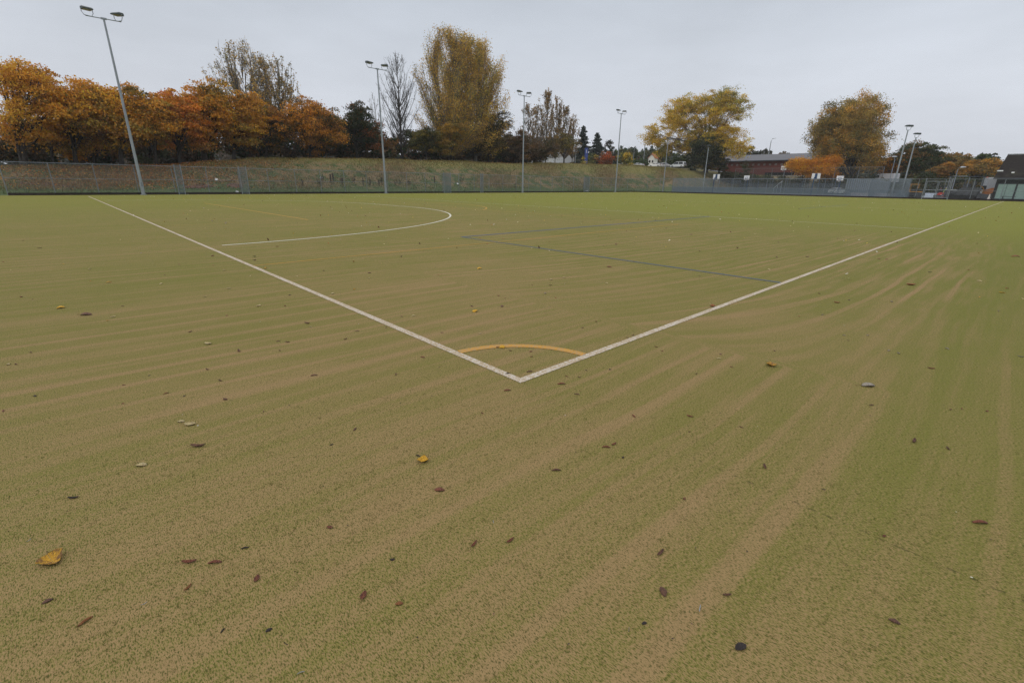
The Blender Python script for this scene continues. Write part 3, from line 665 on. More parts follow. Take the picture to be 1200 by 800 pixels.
# coarse grass: upright blade triangles
n = 90000
y = rg.uniform(-14, 128, n); d = rg.uniform(.3, 15, n); x = -60.6-d
xb = np.concatenate([x, rg.uniform(-62, -20, 16000)]); yb = np.concatenate([y, rg.uniform(110, 150, 16000)])
dd = toe_dist(xb, yb); k = dd > .3; xb, yb, dd = xb[k], yb[k], dd[k]
zb = height(xb, yb); n = len(xb)
pt = np.sin(xb*.55+yb*.21)+np.sin(yb*.33+1.3)+rg.normal(0, .5, n)
tall = np.clip(.16+.09*pt, .07, .5)*rg.uniform(.5, 1.3, n)*np.where(dd < 2.2, .55, 1)
ph = rg.uniform(0, PI, n); w = rg.uniform(.03, .07, n)
A = np.stack([np.cos(ph)*w, np.sin(ph)*w, np.zeros(n)], 1); ctr = np.stack([xb, yb, zb-.03], 1)
tip = ctr+np.stack([rg.normal(0, .08, n), rg.normal(0, .08, n), tall], 1)
V3 = np.stack([ctr-A, ctr+A, tip], 1)
grn = np.array([.10, .14, .045]); tn = np.array([.26, .19, .105]); olv = np.array([.20, .17, .055])
kk = np.clip((pt+.3)/1.6, 0, 1)[:, None]*np.clip((dd-1.2)/2, 0, 1)[:, None]
colr = grn*(1-kk)+tn*kk; up_ = np.clip((dd-10)/3, 0, 1)[:, None]; colr = colr*(1-up_)+olv*up_
o = quads_mesh('rough_grass', V3, BLADE, None, np.clip(colr*rg.uniform(.6, 1.35, (n, 1)), .005, .6), k=3); tag(o, kind='stuff')
# fallen leaves under the orange trees
n = 15000; y = rg.normal(6, 9, n); d = rg.uniform(2.5, 16, n)
d = np.where(rg.uniform(size=n) < .5, rg.uniform(4, 13, n), d); x = -60.6-d; k = (y < 32) & (y > -16); x, y = x[k], y[k]
x = np.concatenate([x, rg.uniform(-77, -70, 2500)]); y = np.concatenate([y, rg.uniform(20, 110, 2500)])
n = len(x); z = height(x, y)+rg.uniform(.03, .16, n)
pal = [(.40, .15, .03), (.30, .10, .025), (.45, .24, .05), (.16, .07, .035)]
o = quads_mesh('leaf_litter', leaf_quads(np.stack([x, y, z], 1), .075, rg, 2.), LITTER, None, pick_cols(pal, rg.integers(0, 4, n), rg, n)); tag(o, kind='stuff')
# bare reddish soil scrapes at the foot of the bank
soil = simple('bare_soil', (.10, .055, .038), .95, var=.4, scale=2)
for (px0, px1, py) in ((214, 248, 215.5), (264, 284, 214.5), (20, 90, 214)):
    mb = MB(); a = at_x(px0, py, -64.5); c_ = at_x(px1, py, -64.5); L = []
    for i in range(15):
        u = i/14; yy = a[1]+(c_[1]-a[1])*u; wd = .28*math.sin(PI*u)**.6+.05+.08*math.sin(i*2.3)
        for s in (-1, 1):
            xx = -64.2+s*wd*2+(.0 if px0 > 100 else -2.0*(1-u)); L.append((xx, yy, gz(xx, yy)+.04))
    mb.add(L, [(2*i, 2*i+1, 2*i+3, 2*i+2) for i in range(14)]); tag(mb.build('bare_soil', soil), kind='structure')
# dead dock stalks standing in the grass
SG = 'dead brown dock stalks in the bank grass'
stalkm = simple('dead_stalk', (.055, .035, .025), .9)
sp = []
for k in range(3):
    mb = MB(); r = np.random.default_rng(300+k)
    for j in range(5):
        q = r.normal(0, .07, 2); h = r.uniform(.5, .95); mb.tube([(q[0], q[1], -.05), (q[0]*1.6, q[1]*1.6, h*.6), (q[0]*2.4, q[1]*2.4, h)], [.012, .02, .03], 4)
        for i in range(7):
            zz = h*(.5+.07*i); a = r.uniform(0, 6); mb.tube([(q[0]*2, q[1]*2, zz), (q[0]*2+math.cos(a)*.08, q[1]*2+math.sin(a)*.08, zz+.09)], [.02, .012], 3)
    sp.append(mb.build('dock_stalk', stalkm))
pts = [(372, 214), (381, 213), (393, 211), (415, 212), (431, 213), (446, 209), (441, 216), (400, 218), (352, 217), (461, 211), (478, 214), (510, 216), (541, 217), (466, 208), (424, 219), (388, 207)]
for i, (px, py) in enumerate(pts):
    o = sp[i] if i < 3 else sp[i % 3].copy()
    if i >= 3: COL.objects.link(o)
    q = at_x(px, py, -64.5); x = -60.6-2.8-rnd.uniform(0, 2); o.location = (x, q[1], gz(x, q[1])-.05); s = rnd.uniform(.9, 1.3); o.scale = (s, s, s)
    o.rotation_euler.z = rnd.uniform(0, 6)
    tag(o, 'dead brown dock stalk standing in the dry grass behind the fence', 'weed', SG)
# white litter scraps
WP = simple('white_litter', (.75, .76, .78), .6)
for (px, py, X_, lab) in ((254, 210, -65.5, 'white litter scrap on the bank between the two pairs of gate posts'), (278.5, 226.5, -60.2, 'white litter scrap at the foot of the fence beside the gate posts'), (536.5, 214.5, -64, 'white litter scrap in dry grass right of the second mast'), (376, 204, -66, 'white litter scrap high on the dry grass bank'), (688, 222, -60.2, 'long white litter scrap at the fence foot left of the fourth mast')):
    q = at_x(px, py, X_); mb = MB(); z = gz(X_, q[1])
    w = .55 if px == 688 else .2
    vs = [(0, -w, .05), (.1, -.02, .0), (.12, w*.6, .16), (-.08, w, .05), (-.1, 0, .22), (-.04, -w*.7, .3)]
    mb.add(vs, [(0, 1, 4, 5), (1, 2, 3, 4)]); o = mb.build('litter_scrap', WP, loc=(X_, q[1], max(z, q[2]-.1) if px != 278.5 else .05))
    md = o.modifiers.new('thick', 'SOLIDIFY'); md.thickness = .01; tag(o, lab, 'litter')
    o.location.z = z+.12

# ------------------------------------------------------------------ fences
GALV = simple('galvanised_steel', (.215, .24, .27), .55, .35, var=.15, scale=2)
GALVB = simple('blue_grey_steel', (.14, .18, .24), .6, .2, var=.15, scale=2)
KICK = simple('kickboard', (.020, .012, .010), .8, var=.5, scale=1.5)
def meshmat(name, col, cov, sp=.05, diamond=True, bars=None):
    m, t, b = newmat(name)
    p = t.pos(); x_, y_, z_ = t.xyz(p)
    def wire(e, k): return t.m('LESS_THAN', t.m('FRACT', t.m('MULTIPLY', e, 1/sp)), k)
    if diamond: f = t.m('MAXIMUM', wire(t.m('ADD', x_, z_), cov/2), wire(t.m('SUBTRACT', x_, z_), cov/2))
    else: f = t.m('MAXIMUM', wire(x_, cov*.8), t.m('LESS_THAN', t.m('FRACT', t.m('MULTIPLY', z_, 5.)), cov*.25))
    b.inputs['Base Color'].default_value = (*col, 1); b.inputs['Roughness'].default_value = .6; b.inputs['Metallic'].default_value = .2
    tr = t.new('ShaderNodeBsdfTransparent'); mx = t.new('ShaderNodeMixShader')
    t.l.new(f, mx.inputs[0]); t.l.new(tr.outputs[0], mx.inputs[1]); t.l.new(b.outputs[0], mx.inputs[2]); t.l.new(mx.outputs[0], t.n['Material Output'].inputs['Surface'])
    return m
CHAIN = meshmat('chain_link', (.115, .135, .155), .22)
CHAIN2 = meshmat('thin_chain_link', (.14, .16, .18), .09)
WELD = meshmat('weldmesh', (.16, .20, .24), .33, diamond=False)
DENSE = meshmat('rebound_mesh', (.14, .185, .235), .70, diamond=False)
DENSE2 = meshmat('dense_weldmesh', (.20, .235, .275), .62, diamond=False)
def fence(name, label, a, b, H, posts, meshes, rails=(1.,), pr=.035, kick=True, mat=GALV, group=None, rail_r=.024, kz=.22, cat='fence', side=0.):
    """a,b world ends; posts: distances along; meshes: (s0, s1, z0, z1, material)"""
    a = Vector(a); b = Vector(b); L = (b-a).length; rz = math.atan2(b.y-a.y, b.x-a.x)
    root = empty(name, (a.x, a.y, 0), rz, label, cat, group)
    mb0 = MB()
    for k, s in enumerate(posts):
        mb = MB(); mb.tube([(0, 0, 0), (0, 0, H)], pr, 8); mb.build('post', mat, root, loc=(s, 0, 0))
    for r in rails:
        mb = MB(); mb.tube([(0, side, r*H), (L, side, r*H)], rail_r, 6); mb.build('rail', mat, root)
    for (s0, s1, z0, z1, mt) in meshes:
        mb = MB(); yy = -.045
        mb.add([(s0, yy, z0), (s1, yy, z0), (s1, yy, z1), (s0, yy, z1)], [(0, 1, 2, 3)]); mb.build('mesh_panel', mt, root)
    if kick:
        mb = MB(); n = max(1, int(L//3))
        for i in range(n): mb.box((L*(i+.5)/n, -.09, kz/2+.005), (L/n-.012, .035, kz))
        mb.build('kickboard', KICK, root, bevel=.004)
    return root
# long side fence below the bank, with gate posts and double panels
FY0, FY1 = -5.1, 94.0; FX = -59.45
posts = [s for s in np.arange(0, FY1-FY0+.1, 3.1)]
lf = fence('chain_link_fence', 'long grey chain-link fence with dark kickboard below the grassy bank', (FX, FY0), (FX, FY1), 2.82, posts, [(0, FY1-FY0, .24, 2.79, CHAIN)], rails=(.995, .52))
for (px, w_) in ((211, .55), (286, .75), (523.5, 1.3), (564, .5), (687, 1.6)):
    yc = at_x(px, 215, FX)[1]-FY0
    r = MB(); s = w_
    r.box((yc, -.14, 1.48), (s, .02, 2.9)); o = r.build('brace_panel', WELD, lf)
    for q in (-s/2, s/2):
        mb = MB(); mb.tube([(0, -.14, 0), (0, -.14, 2.98)], .05, 8); mb.build('gate_post', GALV, lf, loc=(yc+q, 0, 0))
# end fence beyond the far line
EX0, EX1 = FX, 12.0; EY = 94.05
gx0, gx1 = -8.9, -6.2
def plen(x): return x-EX0
eposts = [plen(x) for x in np.arange(EX0+3.1, EX1, 3.1)]
ef = fence('chain_link_fence', 'far end fence of grey mesh with dark kickboard in front of the ball court', (EX0, EY), (EX1, EY), 2.9, [s for s in eposts], [(0, plen(-52), .24, 2.86, CHAIN), (plen(-52), plen(-13.2), .24, 2.86, CHAIN2), (plen(-13.2), plen(EX1), .24, 2.86, CHAIN2)], rails=(.995, .45))
# double vehicle gate in the end fence
gate = empty('steel_gate', (gx0, EY-.2, 0), 0, 'grey steel double gate standing in the far end fence left of the paving machine', 'gate')
for s0 in (0, 1.4):
    mb = MB()
    for s in (s0+.05, s0+1.3): mb.tube([(s, 0, .25), (s, 0, 2.6)], .042, 8)
    for z in (.3, 1.35, 2.55): mb.tube([(s0+.05, 0, z), (s0+1.3, 0, z)], .04, 8)
    mb.build('gate_frame', GALV, gate)
    mb = MB(); mb.box((s0+.68, .06, 1.4), (1.2, .006, 2.2)); mb.build('mesh_panel', CHAIN2, gate)
for s in (-.1, 2.85):
    mb = MB(); mb.tube([(s, 0, 0), (s, 0, 3.0)], .065, 10); mb.build('gate_post', GALV, gate)
# ball court cage
CG = 'steel mesh fences round the ball court'
fence('court_fence', 'near side of the ball court cage with dense low rebound mesh', (-51, 95.2), (-10.8, 95.2), 2.95, list(np.arange(0, 40.3, 2.5)), [(0, 40.2, 0, 1.2, DENSE), (0, 8.2, 1.2, 2.9, WELD), (8.2, 31.6, 1.2, 2.9, CHAIN2), (31.6, 40.2, 1.2, 2.9, WELD)], rails=(.995, .41), kick=False, mat=GALVB, group=CG)
fence('court_fence', 'left side of the ball court cage under the bank, closely spaced panels', (-51, 95.3), (-51, 130.8), 2.95, list(np.arange(2.5, 35.5, 2.5)), [(0, 35.5, 0, 1.2, DENSE), (0, 35.5, 1.2, 2.9, WELD)], rails=(.995, .41), kick=False, mat=GALVB, group=CG)
fence('court_fence', 'right side of the ball court cage, its pale uprights packed close', (-19.4, 95.3), (-19.4, 130.8), 2.95, list(np.arange(.1, 35.6, 1.5)), [(0, 35.5, 0, 1.2, DENSE), (0, 35.5, 1.2, 2.9, DENSE2)], rails=(.995, .41), kick=False, mat=simple('pale_steel', (.34, .38, .43), .5, .2), group=CG, pr=.05)
fence('court_fence', 'far side of the ball court cage, low blue-grey railings', (-51, 131), (-19.4, 131), 2.3, list(np.arange(0, 31.7, 3.15)), [(0, 31.6, 0, 2.2, WELD)], rails=(.995, .5), kick=False, mat=GALVB, group=CG)
fence('court_fence', 'blue-grey mesh run beside the two court masts', (-16.2, 96.4), (-11.2, 96.4), 2.95, [0, 2.5, 5.0], [(0, 5, 0, 2.9, DENSE2)], rails=(.995, .41), kick=False, mat=GALVB, group=CG)
def raised_fence():
    a, b, H = (-53.5, 132.2), (-21.3, 132.2), 5.95
    fence('tall_court_fence', 'tall thin chain-link fence behind the ball court in front of the orange trees', a, b, H, list(np.linspace(0, 32.2, 8)), [(0, 32.2, 2.3, H-.05, CHAIN2)], rails=(.995,), kick=False, mat=simple('dull_steel', (.16, .17, .165), .7, .2), pr=.055, rail_r=.04)
raised_fence()
# pale barrier along the works
mb = MB()
for i in range(7): mb.prism([(-.30, 0), (.30, 0), (.16, .30), (.09, .85), (-.09, .85), (-.16, .30)], i*1.45, i*1.45+1.42, axis='x')
o = mb.build('road_barrier', simple('pale_plastic', (.55, .62, .74), .5, var=.08), loc=(-9.6+0, 101.5, .0), bevel=.02); tag(o, 'long low pale blue-white barrier on the tarmac behind the steel gate', 'barrier')
mb = MB()
for i in range(8): mb.prism([(-.25, 0), (.25, 0), (.12, .3), (.08, .7), (-.08, .7), (-.12, .3)], i*1.2, i*1.2+1.17, axis='x')
o = mb.build('road_barrier', simple('pale_beige', (.42, .40, .42), .6, var=.12), loc=(-20.6+.8, 99.2, .0), bevel=.02); tag(o, 'low pale barrier seen through the cage by the court masts', 'barrier')

# ------------------------------------------------------------------ floodlight masts
MASTM = simple('mast_steel', (.30, .33, .36), .5, .4, var=.1, scale=1.)
LAMPM = simple('lamp_housing', (.05, .065, .06), .5, .2); LENS = simple('lamp_glass', (.35, .37, .38), .25, 0)
def head(parent, loc, yaw_, tilt, s=1.):
    """one flat asymmetric floodlight on a U bracket"""
    o = MB()
    o.prism([(-.36, -.02), (.36, -.02), (.36, .06), (.10, .19), (-.30, .22), (-.36, .16)], -.36, .36, axis='y')
    h = o.build('floodlight', LAMPM, parent, bevel=.012)
    h.location = (loc[0], loc[1], loc[2]+.48*s); h.rotation_euler = (0, tilt, yaw_); h.scale = (s, s, s)
    g = MB(); g.box((0, 0, -.028), (.64, .64, .012)); g.build('lens', LENS, h)
    b_ = MB(); b_.tube([(-.05, -.40, .06), (-.05, -.42, -.22), (-.05, -.28, -.46), (-.05, .28, -.46), (-.05, .42, -.22), (-.05, .40, .06)], .028, 6); b_.build('bracket', GALV, h)
    return h
def mast(label, x, y, H, heads, rz=0., r0=.16, r1=.075, group='floodlight masts', z=0., bar=2.5, name='floodlight_mast'):
    root = empty(name, (x, y, z), rz, label, 'mast', group)
    mb = MB(); mb.tube([(0, 0, 0), (0, 0, H*.08), (0, 0, H*.081), (0, 0, H*.5), (0, 0, H)], [r0, r0, r0*.86, (r0+r1)*.46, r1], 14); mb.build('pole', MASTM, root, smooth=False)
    mb = MB(); mb.box((0, 0, .02), (.5, .5, .04)); 
    for sx in (-.19, .19):
        for sy in (-.19, .19): mb.tube([(sx, sy, .03), (sx, sy, .10)], .02, 6)
    mb.build('base_plate', GALV, root)
    mb = MB(); mb.box((r0*.86+.008, 0, 1.0), (.03, .12, .4)); mb.build('access_door', GALV, root)
    if bar:
        mb = MB(); mb.tube([(0, -bar/2, H), (0, bar/2, H)], .04, 8); mb.box((0, 0, H), (.16, .42, .14)); mb.build('crossbar', MASTM, root)
    for (dy, yaw_, tilt, s) in heads: head(root, (0, dy, H+(0.02 if bar else .0)), yaw_, tilt, s)
    return root
LH = [(-1.05, .25, .0, 1.0), (1.05, -.9, .0, 1.0)]
MG = 'tall twin-headed floodlight masts along the bank side of the pitch'
for px, Yw, lab in ((160, 4.45, 'tall grey twin-head floodlight mast in front of the orange trees, nearest of the four'), (453.5, 31.4, 'grey twin-head floodlight mast beside the leafless tree'), (612, 57.8, 'grey twin-head floodlight mast beside the slender birches'), (723, 85.5, 'grey twin-head floodlight mast by the parked cars, most distant of the four')):
    mast(lab, -58.75, Yw, 15.15, LH, rz=0., group=MG)
CGm = 'single-headed court lighting masts'
mast('taller leaning-looking court mast with one head left of its shorter neighbour, by the cage', -13.1, 95.9, 10.0, [(0, PI*.85, -.12, 1.1)], bar=0, group=CGm, r0=.15)
mast('shorter court mast with one head, right of the taller one by the cage', -11.9, 96.1, 8.9, [(0, PI*.85, -.12, 1.0)], bar=0, group=CGm, r0=.13)
mast('slim court mast with one head in front of the left part of the yellow tree', -54.3, 97.2, 10.6, [(0, .1, .1, .9)], bar=0, group=CGm, r0=.12)
mast('slim court mast in front of the dark holly under the yellow tree', -45.0, 97.0, 8.8, [(0, .1, .1, .9)], bar=0, group=CGm, r0=.12)
# small lamps and thin poles
def street_lamp(label, x, y, H, arm, rz, group='street lamps', r=.07, z=None):
    z = gz(x, y) if z is None else z
    root = empty('street_lamp', (x, y, z), rz, label, 'lamp', group)
    mb = MB(); mb.tube([(0, 0, 0), (0, 0, H*.7), (0, 0, H*.93), (arm*.3, 0, H), (arm, 0, H+.05)], [r*1.3, r, r*.8, r*.7, r*.6], 8); mb.build('pole', GALV, root)
    mb = MB(); mb.prism([(arm-.05, H-.02), (arm+.75, H+.02), (arm+.72, H+.12), (arm+.1, H+.2), (arm-.05, H+.12)], -.15, .15); mb.build('lamp_head', simple('pale_lamp', (.62, .66, .70), .4), root, bevel=.02)
    return root
street_lamp('street lamp with pale head behind the paving machine', -8.1, 120, 5.25, .3, .2)
q = at_y(901, 181, 200); street_lamp('curved street lamp rising above the brick building roof', q[0], 200, 18.5-gz(q[0], 200), 1.2, -.3, r=.14)
q = at_y(872, 170, 200); street_lamp('street lamp at the edge of the yellow tree above the roof', q[0], 200, 19.8-gz(q[0], 200), -1.0, 0, r=.12)
q = at_y(674, 190, 135); street_lamp('grey lamp post between the birches and the blue sign pillar', q[0], 135, 15.8-gz(q[0], 135), .2, 0, r=.11)
q = at_y(754, 190, 150); street_lamp('tall thin lamp post at the left edge of the yellow tree', q[0], 150, at_y(755, 157, 150)[2]-gz(q[0], 150), .2, 0, r=.12)
q = at_y(742, 190, 150); street_lamp('short thin lamp post behind the white hatchback', q[0], 150, at_y(742, 172, 150)[2]-gz(q[0], 150), .2, 0, r=.09)
q = at_y(1048, 184, 118); street_lamp('court lamp with pale head beside the taller court mast', q[0]+.2, 118, at_y(1048, 184, 118)[2], -.5, 0, r=.07, z=0.)

# blue sign pillar
q = at_y(686.5, 190, 125); zt = at_y(687, 173.5, 125)[2]; zb = gz(q[0], 125); Hs = zt-zb
sg = empty('sign_pillar', (q[0], 125, zb), .35, 'blue sign pillar with a small white mark standing on the bank top', 'sign')
mb = MB(); mb.box((0, 0, Hs/2), (1.05, .28, Hs)); mb.build('panel', simple('blue_panel', (.022, .05, .24), .4, var=.05), sg, bevel=.03)
mb = MB(); mb.box((.0, -.145, Hs*.80), (.09, .012, Hs*.16)); mb.box((.10, -.145, Hs*.875), (.14, .012, Hs*.025)); mb.box((.07, -.145, Hs*.81), (.10, .012, Hs*.022)); mb.build('white_mark', simple('sign_white', (.8, .8, .8), .5), sg)
mb = MB(); mb.box((0, 0, .12), (1.25, .45, .24)); mb.build('plinth', simple('plinth_grey', (.5, .5, .5), .7), sg)

# ------------------------------------------------------------------ basketball stands
BB = simple('backboard_white', (.78, .79, .80), .5, var=.04); BBLUE = simple('post_blue', (.025, .065, .15), .5, .1); RED = simple('rim_orange', (.45, .09, .03), .5)
def hoop(label, px, Yw, front, top_py, group='basketball stands on the ball court', col=BBLUE, base=None, w=1.35):
    q = at_y(px, top_py, Yw); z0 = 0. if base is None else base; H = q[2]-z0
    root = empty('basketball_stand', (q[0], Yw, z0), 0 if front else PI, label, 'basketball stand', group)
    mb = MB(); mb.tube([(0, .9, 0), (0, .9, H-1.1), (0, .78, H-.75), (0, .12, H-.5)], [.09, .09, .08, .06], 10); mb.build('post', col, root)
    mb = MB(); mb.box((0, .07, H-.52), (.36, .08, 1.0)); mb.build('support_frame', col, root)
    h = .98
    mb = MB(); mb.box((0, 0, H-h/2), (w, .04, h)); bo = mb.build('backboard', BB, root, bevel=.008)
    mb = MB()
    for (cx_, cz_, dx, dz) in ((0, H-h*.42, .60, .09), (0, H-h*.42-.38, .60, .09), (-.26, H-h*.42-.19, .09, .43), (.26, H-h*.42-.19, .09, .43)): mb.box((cx_, -.024, cz_), (dx, .008, dz))
    mb.build('target_square', simple('line_grey_blue', (.12, .16, .28), .5), bo)
    mb = MB(); mb.tube([(.23*math.cos(a), -.32+.23*math.sin(a), H-h+.08) for a in np.linspace(0, 2*PI, 17)], .014, 5, caps=False); mb.build('hoop', RED, root)
    mb = MB()
    for a in np.linspace(0, 2*PI, 9)[:-1]: mb.tube([(.23*math.cos(a), -.32+.23*math.sin(a), H-h+.08), (.11*math.cos(a+.4), -.32+.11*math.sin(a+.4), H-h-.34)], .012, 3)
    mb.build('net', simple('net_white', (.7, .7, .7), .8), root)
    return root
hoop('basketball stand seen from behind below the yellow tree, blue post across its white board', 840, 97.0, False, 204.3)
hoop('basketball stand facing the pitch, in front of the brick building', 875.5, 127, True, 205.8)
hoop('basketball stand seen from behind in front of the bright orange trees', 957, 97.0, False, 203.2)
hoop('basketball stand facing the pitch at the left end of the packed uprights', 985, 127, True, 206.2)
hoop('high basketball board with thin grey post against the brick building', 919, 134.5, True, 194.5, col=GALV, base=gz(at_y(919, 195, 134.5)[0], 134.5)-.1, w=1.3, group=None)

# handrail up the bank
mb = MB(); a = at_y(906, 220, 133.6); b_ = at_y(917, 212, 133.6)
z1 = gz(b_[0], 133.6)+.9
mb.tube([(a[0], 133.6, 1.0), (b_[0], 133.6, b_[2])], .07, 6)
for u in (.1, .5, .95):
    x = a[0]+(b_[0]-a[0])*u; mb.tube([(x, 133.6, gz(x, 133.6)-.05), (x, 133.6, 1.0+(b_[2]-1.0)*u)], .05, 6)
tag(mb.build('handrail', simple('pale_rail', (.5, .53, .56), .5)), 'pale sloping handrail on the bank right of the scrub bushes', 'handrail')

# ------------------------------------------------------------------ brick building
m, t, b = newmat('red_brick')
p = t.pos(); br = t.new('ShaderNodeTexBrick'); mp = t.new('ShaderNodeMapping'); x_, y_, z_ = t.xyz(p)
t.l.new(t.comb(t.m('ADD', x_, y_), z_, 0.), br.inputs['Vector']); br.inputs['Scale'].default_value = 4.4; br.inputs['Color1'].default_value = (.23, .05, .036, 1); br.inputs['Color2'].default_value = (.18, .042, .03, 1); br.inputs['Mortar'].default_value = (.12, .07, .06, 1); br.inputs['Mortar Size'].default_value = .015
t.put(b.inputs['Base Color'], t.mix(t.m('MULTIPLY', t.noise(p, .5, 3), .4), br.outputs['Color'], (.06, .022, .02))); b.inputs['Roughness'].default_value = .9
BRICK = m
ROOFM = simple('grey_metal_roof', (.085, .085, .10), .5, .1, var=.08, scale=.6)
WIN = simple('small_window', (.20, .17, .16), .3); DARK = simple('dark_glass', (.02, .022, .026), .12); TRIMM = simple('dark_trim', (.035, .04, .05), .5)
by = 158.
pL = at_y(841, 188, by); pR = at_y(948, 191, by)
bx0, bx1 = pL[0], pR[0]+4; zb = 4.2; ze = at_y(880, 189, by)[2]; zr = ze+1.9
bb = empty('brick_building', (bx0, by, 0), 0, 'long red brick building with grey roof and a row of small high windows', 'building')
Lb = bx1-bx0; Db = 13.
mb = MB(); mb.box((Lb/2, Db/2, (zb-2+ze)/2), (Lb, Db, ze-zb+2))
mb.prism([(0., ze), (Db, ze), (Db/2, ze+1.85)], 0.02, .3, axis='x'); mb.prism([(0., ze), (Db, ze), (Db/2, ze+1.85)], Lb-.3, Lb-.02, axis='x')
mb.build('wall', BRICK, bb)
mb = MB()
for sgn in (0, 1):
    y0_, y1_ = (-.75, Db/2) if sgn == 0 else (Db+.75, Db/2)
    z0_ = ze-.02; z1_ = ze+2.05
    mb.add([(-.6, y0_, z0_), (Lb+.6, y0_, z0_), (Lb+.6, y1_, z1_), (-.6, y1_, z1_), (-.6, y0_, z0_+.16), (Lb+.6, y0_, z0_+.16), (Lb+.6, y1_, z1_+.16), (-.6, y1_, z1_+.16)], [(0, 1, 2, 3), (4, 5, 6, 7), (0, 1, 5, 4), (1, 2, 6, 5), (2, 3, 7, 6), (3, 0, 4, 7)])
rf = mb.build('roof', ROOFM, bb)
mb = MB(); mb.box((Lb/2, -.80, ze-.02), (Lb+1.2, .12, .26)); mb.build('gutter', TRIMM, rf)
for i in range(18):
    xx = 1.6+i*(Lb-3)/17.
    if i*1.0 > 17: break
    mb = MB(); mb.box((0, -.03, ze-1.05), (.62, .08, .55)); w_ = mb.build('window', WIN, bb, loc=(xx, 0, 0))
for (px, wd) in ((908, 5.5), (928, 3.8)):
    q = at_y(px, 202, by); mb = MB(); mb.box((q[0]-bx0, -.04, 5.05), (wd, .1, 1.0)); mb.build('lower_window', DARK, bb)
# low wall / path edge under it
mb = MB(); mb.box((Lb/2+1, -3.0, 4.35), (Lb*.9, .25, .55)); o = mb.build('retaining_wall', simple('pale_stone', (.34, .31, .26), .9)); o.location = (bx0, by, 0); tag(o, 'low pale wall running in front of the brick building', 'wall')

# white house behind the cars
q0 = at_y(763, 190, 190); zg = gz(q0[0], 190)
hs = empty('white_house', (q0[0], 190, zg), .25, 'small white gabled house with orange-red roof behind the parked cars', 'house')
ztop = at_y(763, 180.5, 190)[2]-zg; he = ztop-1.5
mb = MB(); mb.prism([(-1.3, -.5), (1.3, -.5), (1.3, he), (0, ztop-.15), (-1.3, he)], 0, 5); mb.build('wall', simple('white_render', (.72, .72, .70), .8, var=.06), hs)
mb = MB()
for s in (-1, 1): mb.add([(s*1.6, -.3, he-.3), (s*1.6, 5.3, he-.3), (0, 5.3, ztop-.05), (0, -.3, ztop-.05), (s*1.6, -.3, he-.1), (s*1.6, 5.3, he-.1), (0, 5.3, ztop+.15), (0, -.3, ztop+.15)], [(0, 1, 2, 3), (4, 5, 6, 7), (0, 1, 5, 4), (1, 2, 6, 5), (2, 3, 7, 6), (3, 0, 4, 7)])
mb.build('roof', simple('orange_tiles', (.36, .12, .06), .85), hs)
for z in (1.4, 3.9):
    for s in (-.62, .62):
        mb = MB(); mb.box((0, 0, 0), (.6, .06, 1.0)); mb.build('window', DARK, hs, loc=(s, -.03, z))

q = at_x(652, 178, -128); zg = gz(q[0], q[1])
pb = empty('pale_warehouse', (q[0], q[1], zg), 1.1, 'pale grey warehouse glimpsed through the slender birches', 'building')
zt = at_x(652, 163, -128)[2]-zg
mb = MB(); mb.box((0, 4, zt/2-.5), (15, 8, zt+1)); mb.build('wall', simple('pale_cladding', (.62, .64, .66), .6, var=.08), pb)
mb = MB(); mb.box((0, 4, zt+.12), (15.6, 8.6, .25)); mb.build('roof', simple('pale_roof', (.45, .47, .49), .6), pb)
for i in range(5):
    mb = MB(); mb.box((-5.6+i*2.8, -.03, zt*.62), (1.5, .08, 1.1)); mb.build('window', DARK, pb)

# ------------------------------------------------------------------ clubhouse
m, t, b = newmat('dark_roof_tiles')
p = t.pos(); x_, y_, z_ = t.xyz(p)
row = t.m('FRACT', t.m('MULTIPLY', z_, 3.2)); nn = t.noise(t.comb(x_, y_, t.m('FLOOR', t.m('MULTIPLY', z_, 3.2))), 4, 2)
c = t.mix(nn, (.018, .016, .016), (.042, .037, .035)); c = t.mix(t.ss(row, .14, .0), c, (.012, .012, .012))
c = t.mix(t.m('MULTIPLY', t.ss(t.noise(p, .7, 4), .52, .68), .5), c, (.055, .055, .04))
t.put(b.inputs['Base Color'], c); b.inputs['Roughness'].default_value = 1.; b.inputs['Specular IOR Level'].default_value = .05
bp = t.new('ShaderNodeBump'); bp.inputs['Strength'].default_value = .5; bp.inputs['Distance'].default_value = .04; t.put(bp.inputs['Height'], row); t.l.new(bp.outputs[0], b.inputs['Normal'])
TILES = m
cx0 = -1.55
cb = empty('clubhouse', (cx0, 96.2, 0), 0, 'dark tiled clubhouse with pale green shuttered windows behind the end fence', 'building')
mb = MB(); mb.box((7, 4.6, 1.55), (14, 9, 3.1)); mb.prism([(.1, 3.1), (9.1, 3.1), (4.6, 5.6)], 1.3, 1.6, axis='x'); mb.build('wall', simple('dark_boarding', (.028, .027, .028), .8, var=.3, scale=1.2), cb)
mb = MB()
mb.add([(-.35, -.5, 3.02), (14.3, -.5, 3.02), (14.3, 4.6, 6.2), (.1, 4.6, 6.2), (-.35, -.5, 3.16), (14.3, -.5, 3.16), (14.3, 4.6, 6.36), (.1, 4.6, 6.36)], [(0, 1, 2, 3), (4, 5, 6, 7), (0, 1, 5, 4), (1, 2, 6, 5), (2, 3, 7, 6), (3, 0, 4, 7)])
mb.add([(-.35, 9.7, 3.02), (14.3, 9.7, 3.02), (14.3, 4.6, 6.2), (.1, 4.6, 6.2), (-.35, 9.7, 3.16), (14.3, 9.7, 3.16), (14.3, 4.6, 6.36), (.1, 4.6, 6.36)], [(0, 1, 2, 3), (4, 5, 6, 7), (0, 1, 5, 4), (1, 2, 6, 5), (2, 3, 7, 6), (3, 0, 4, 7)])
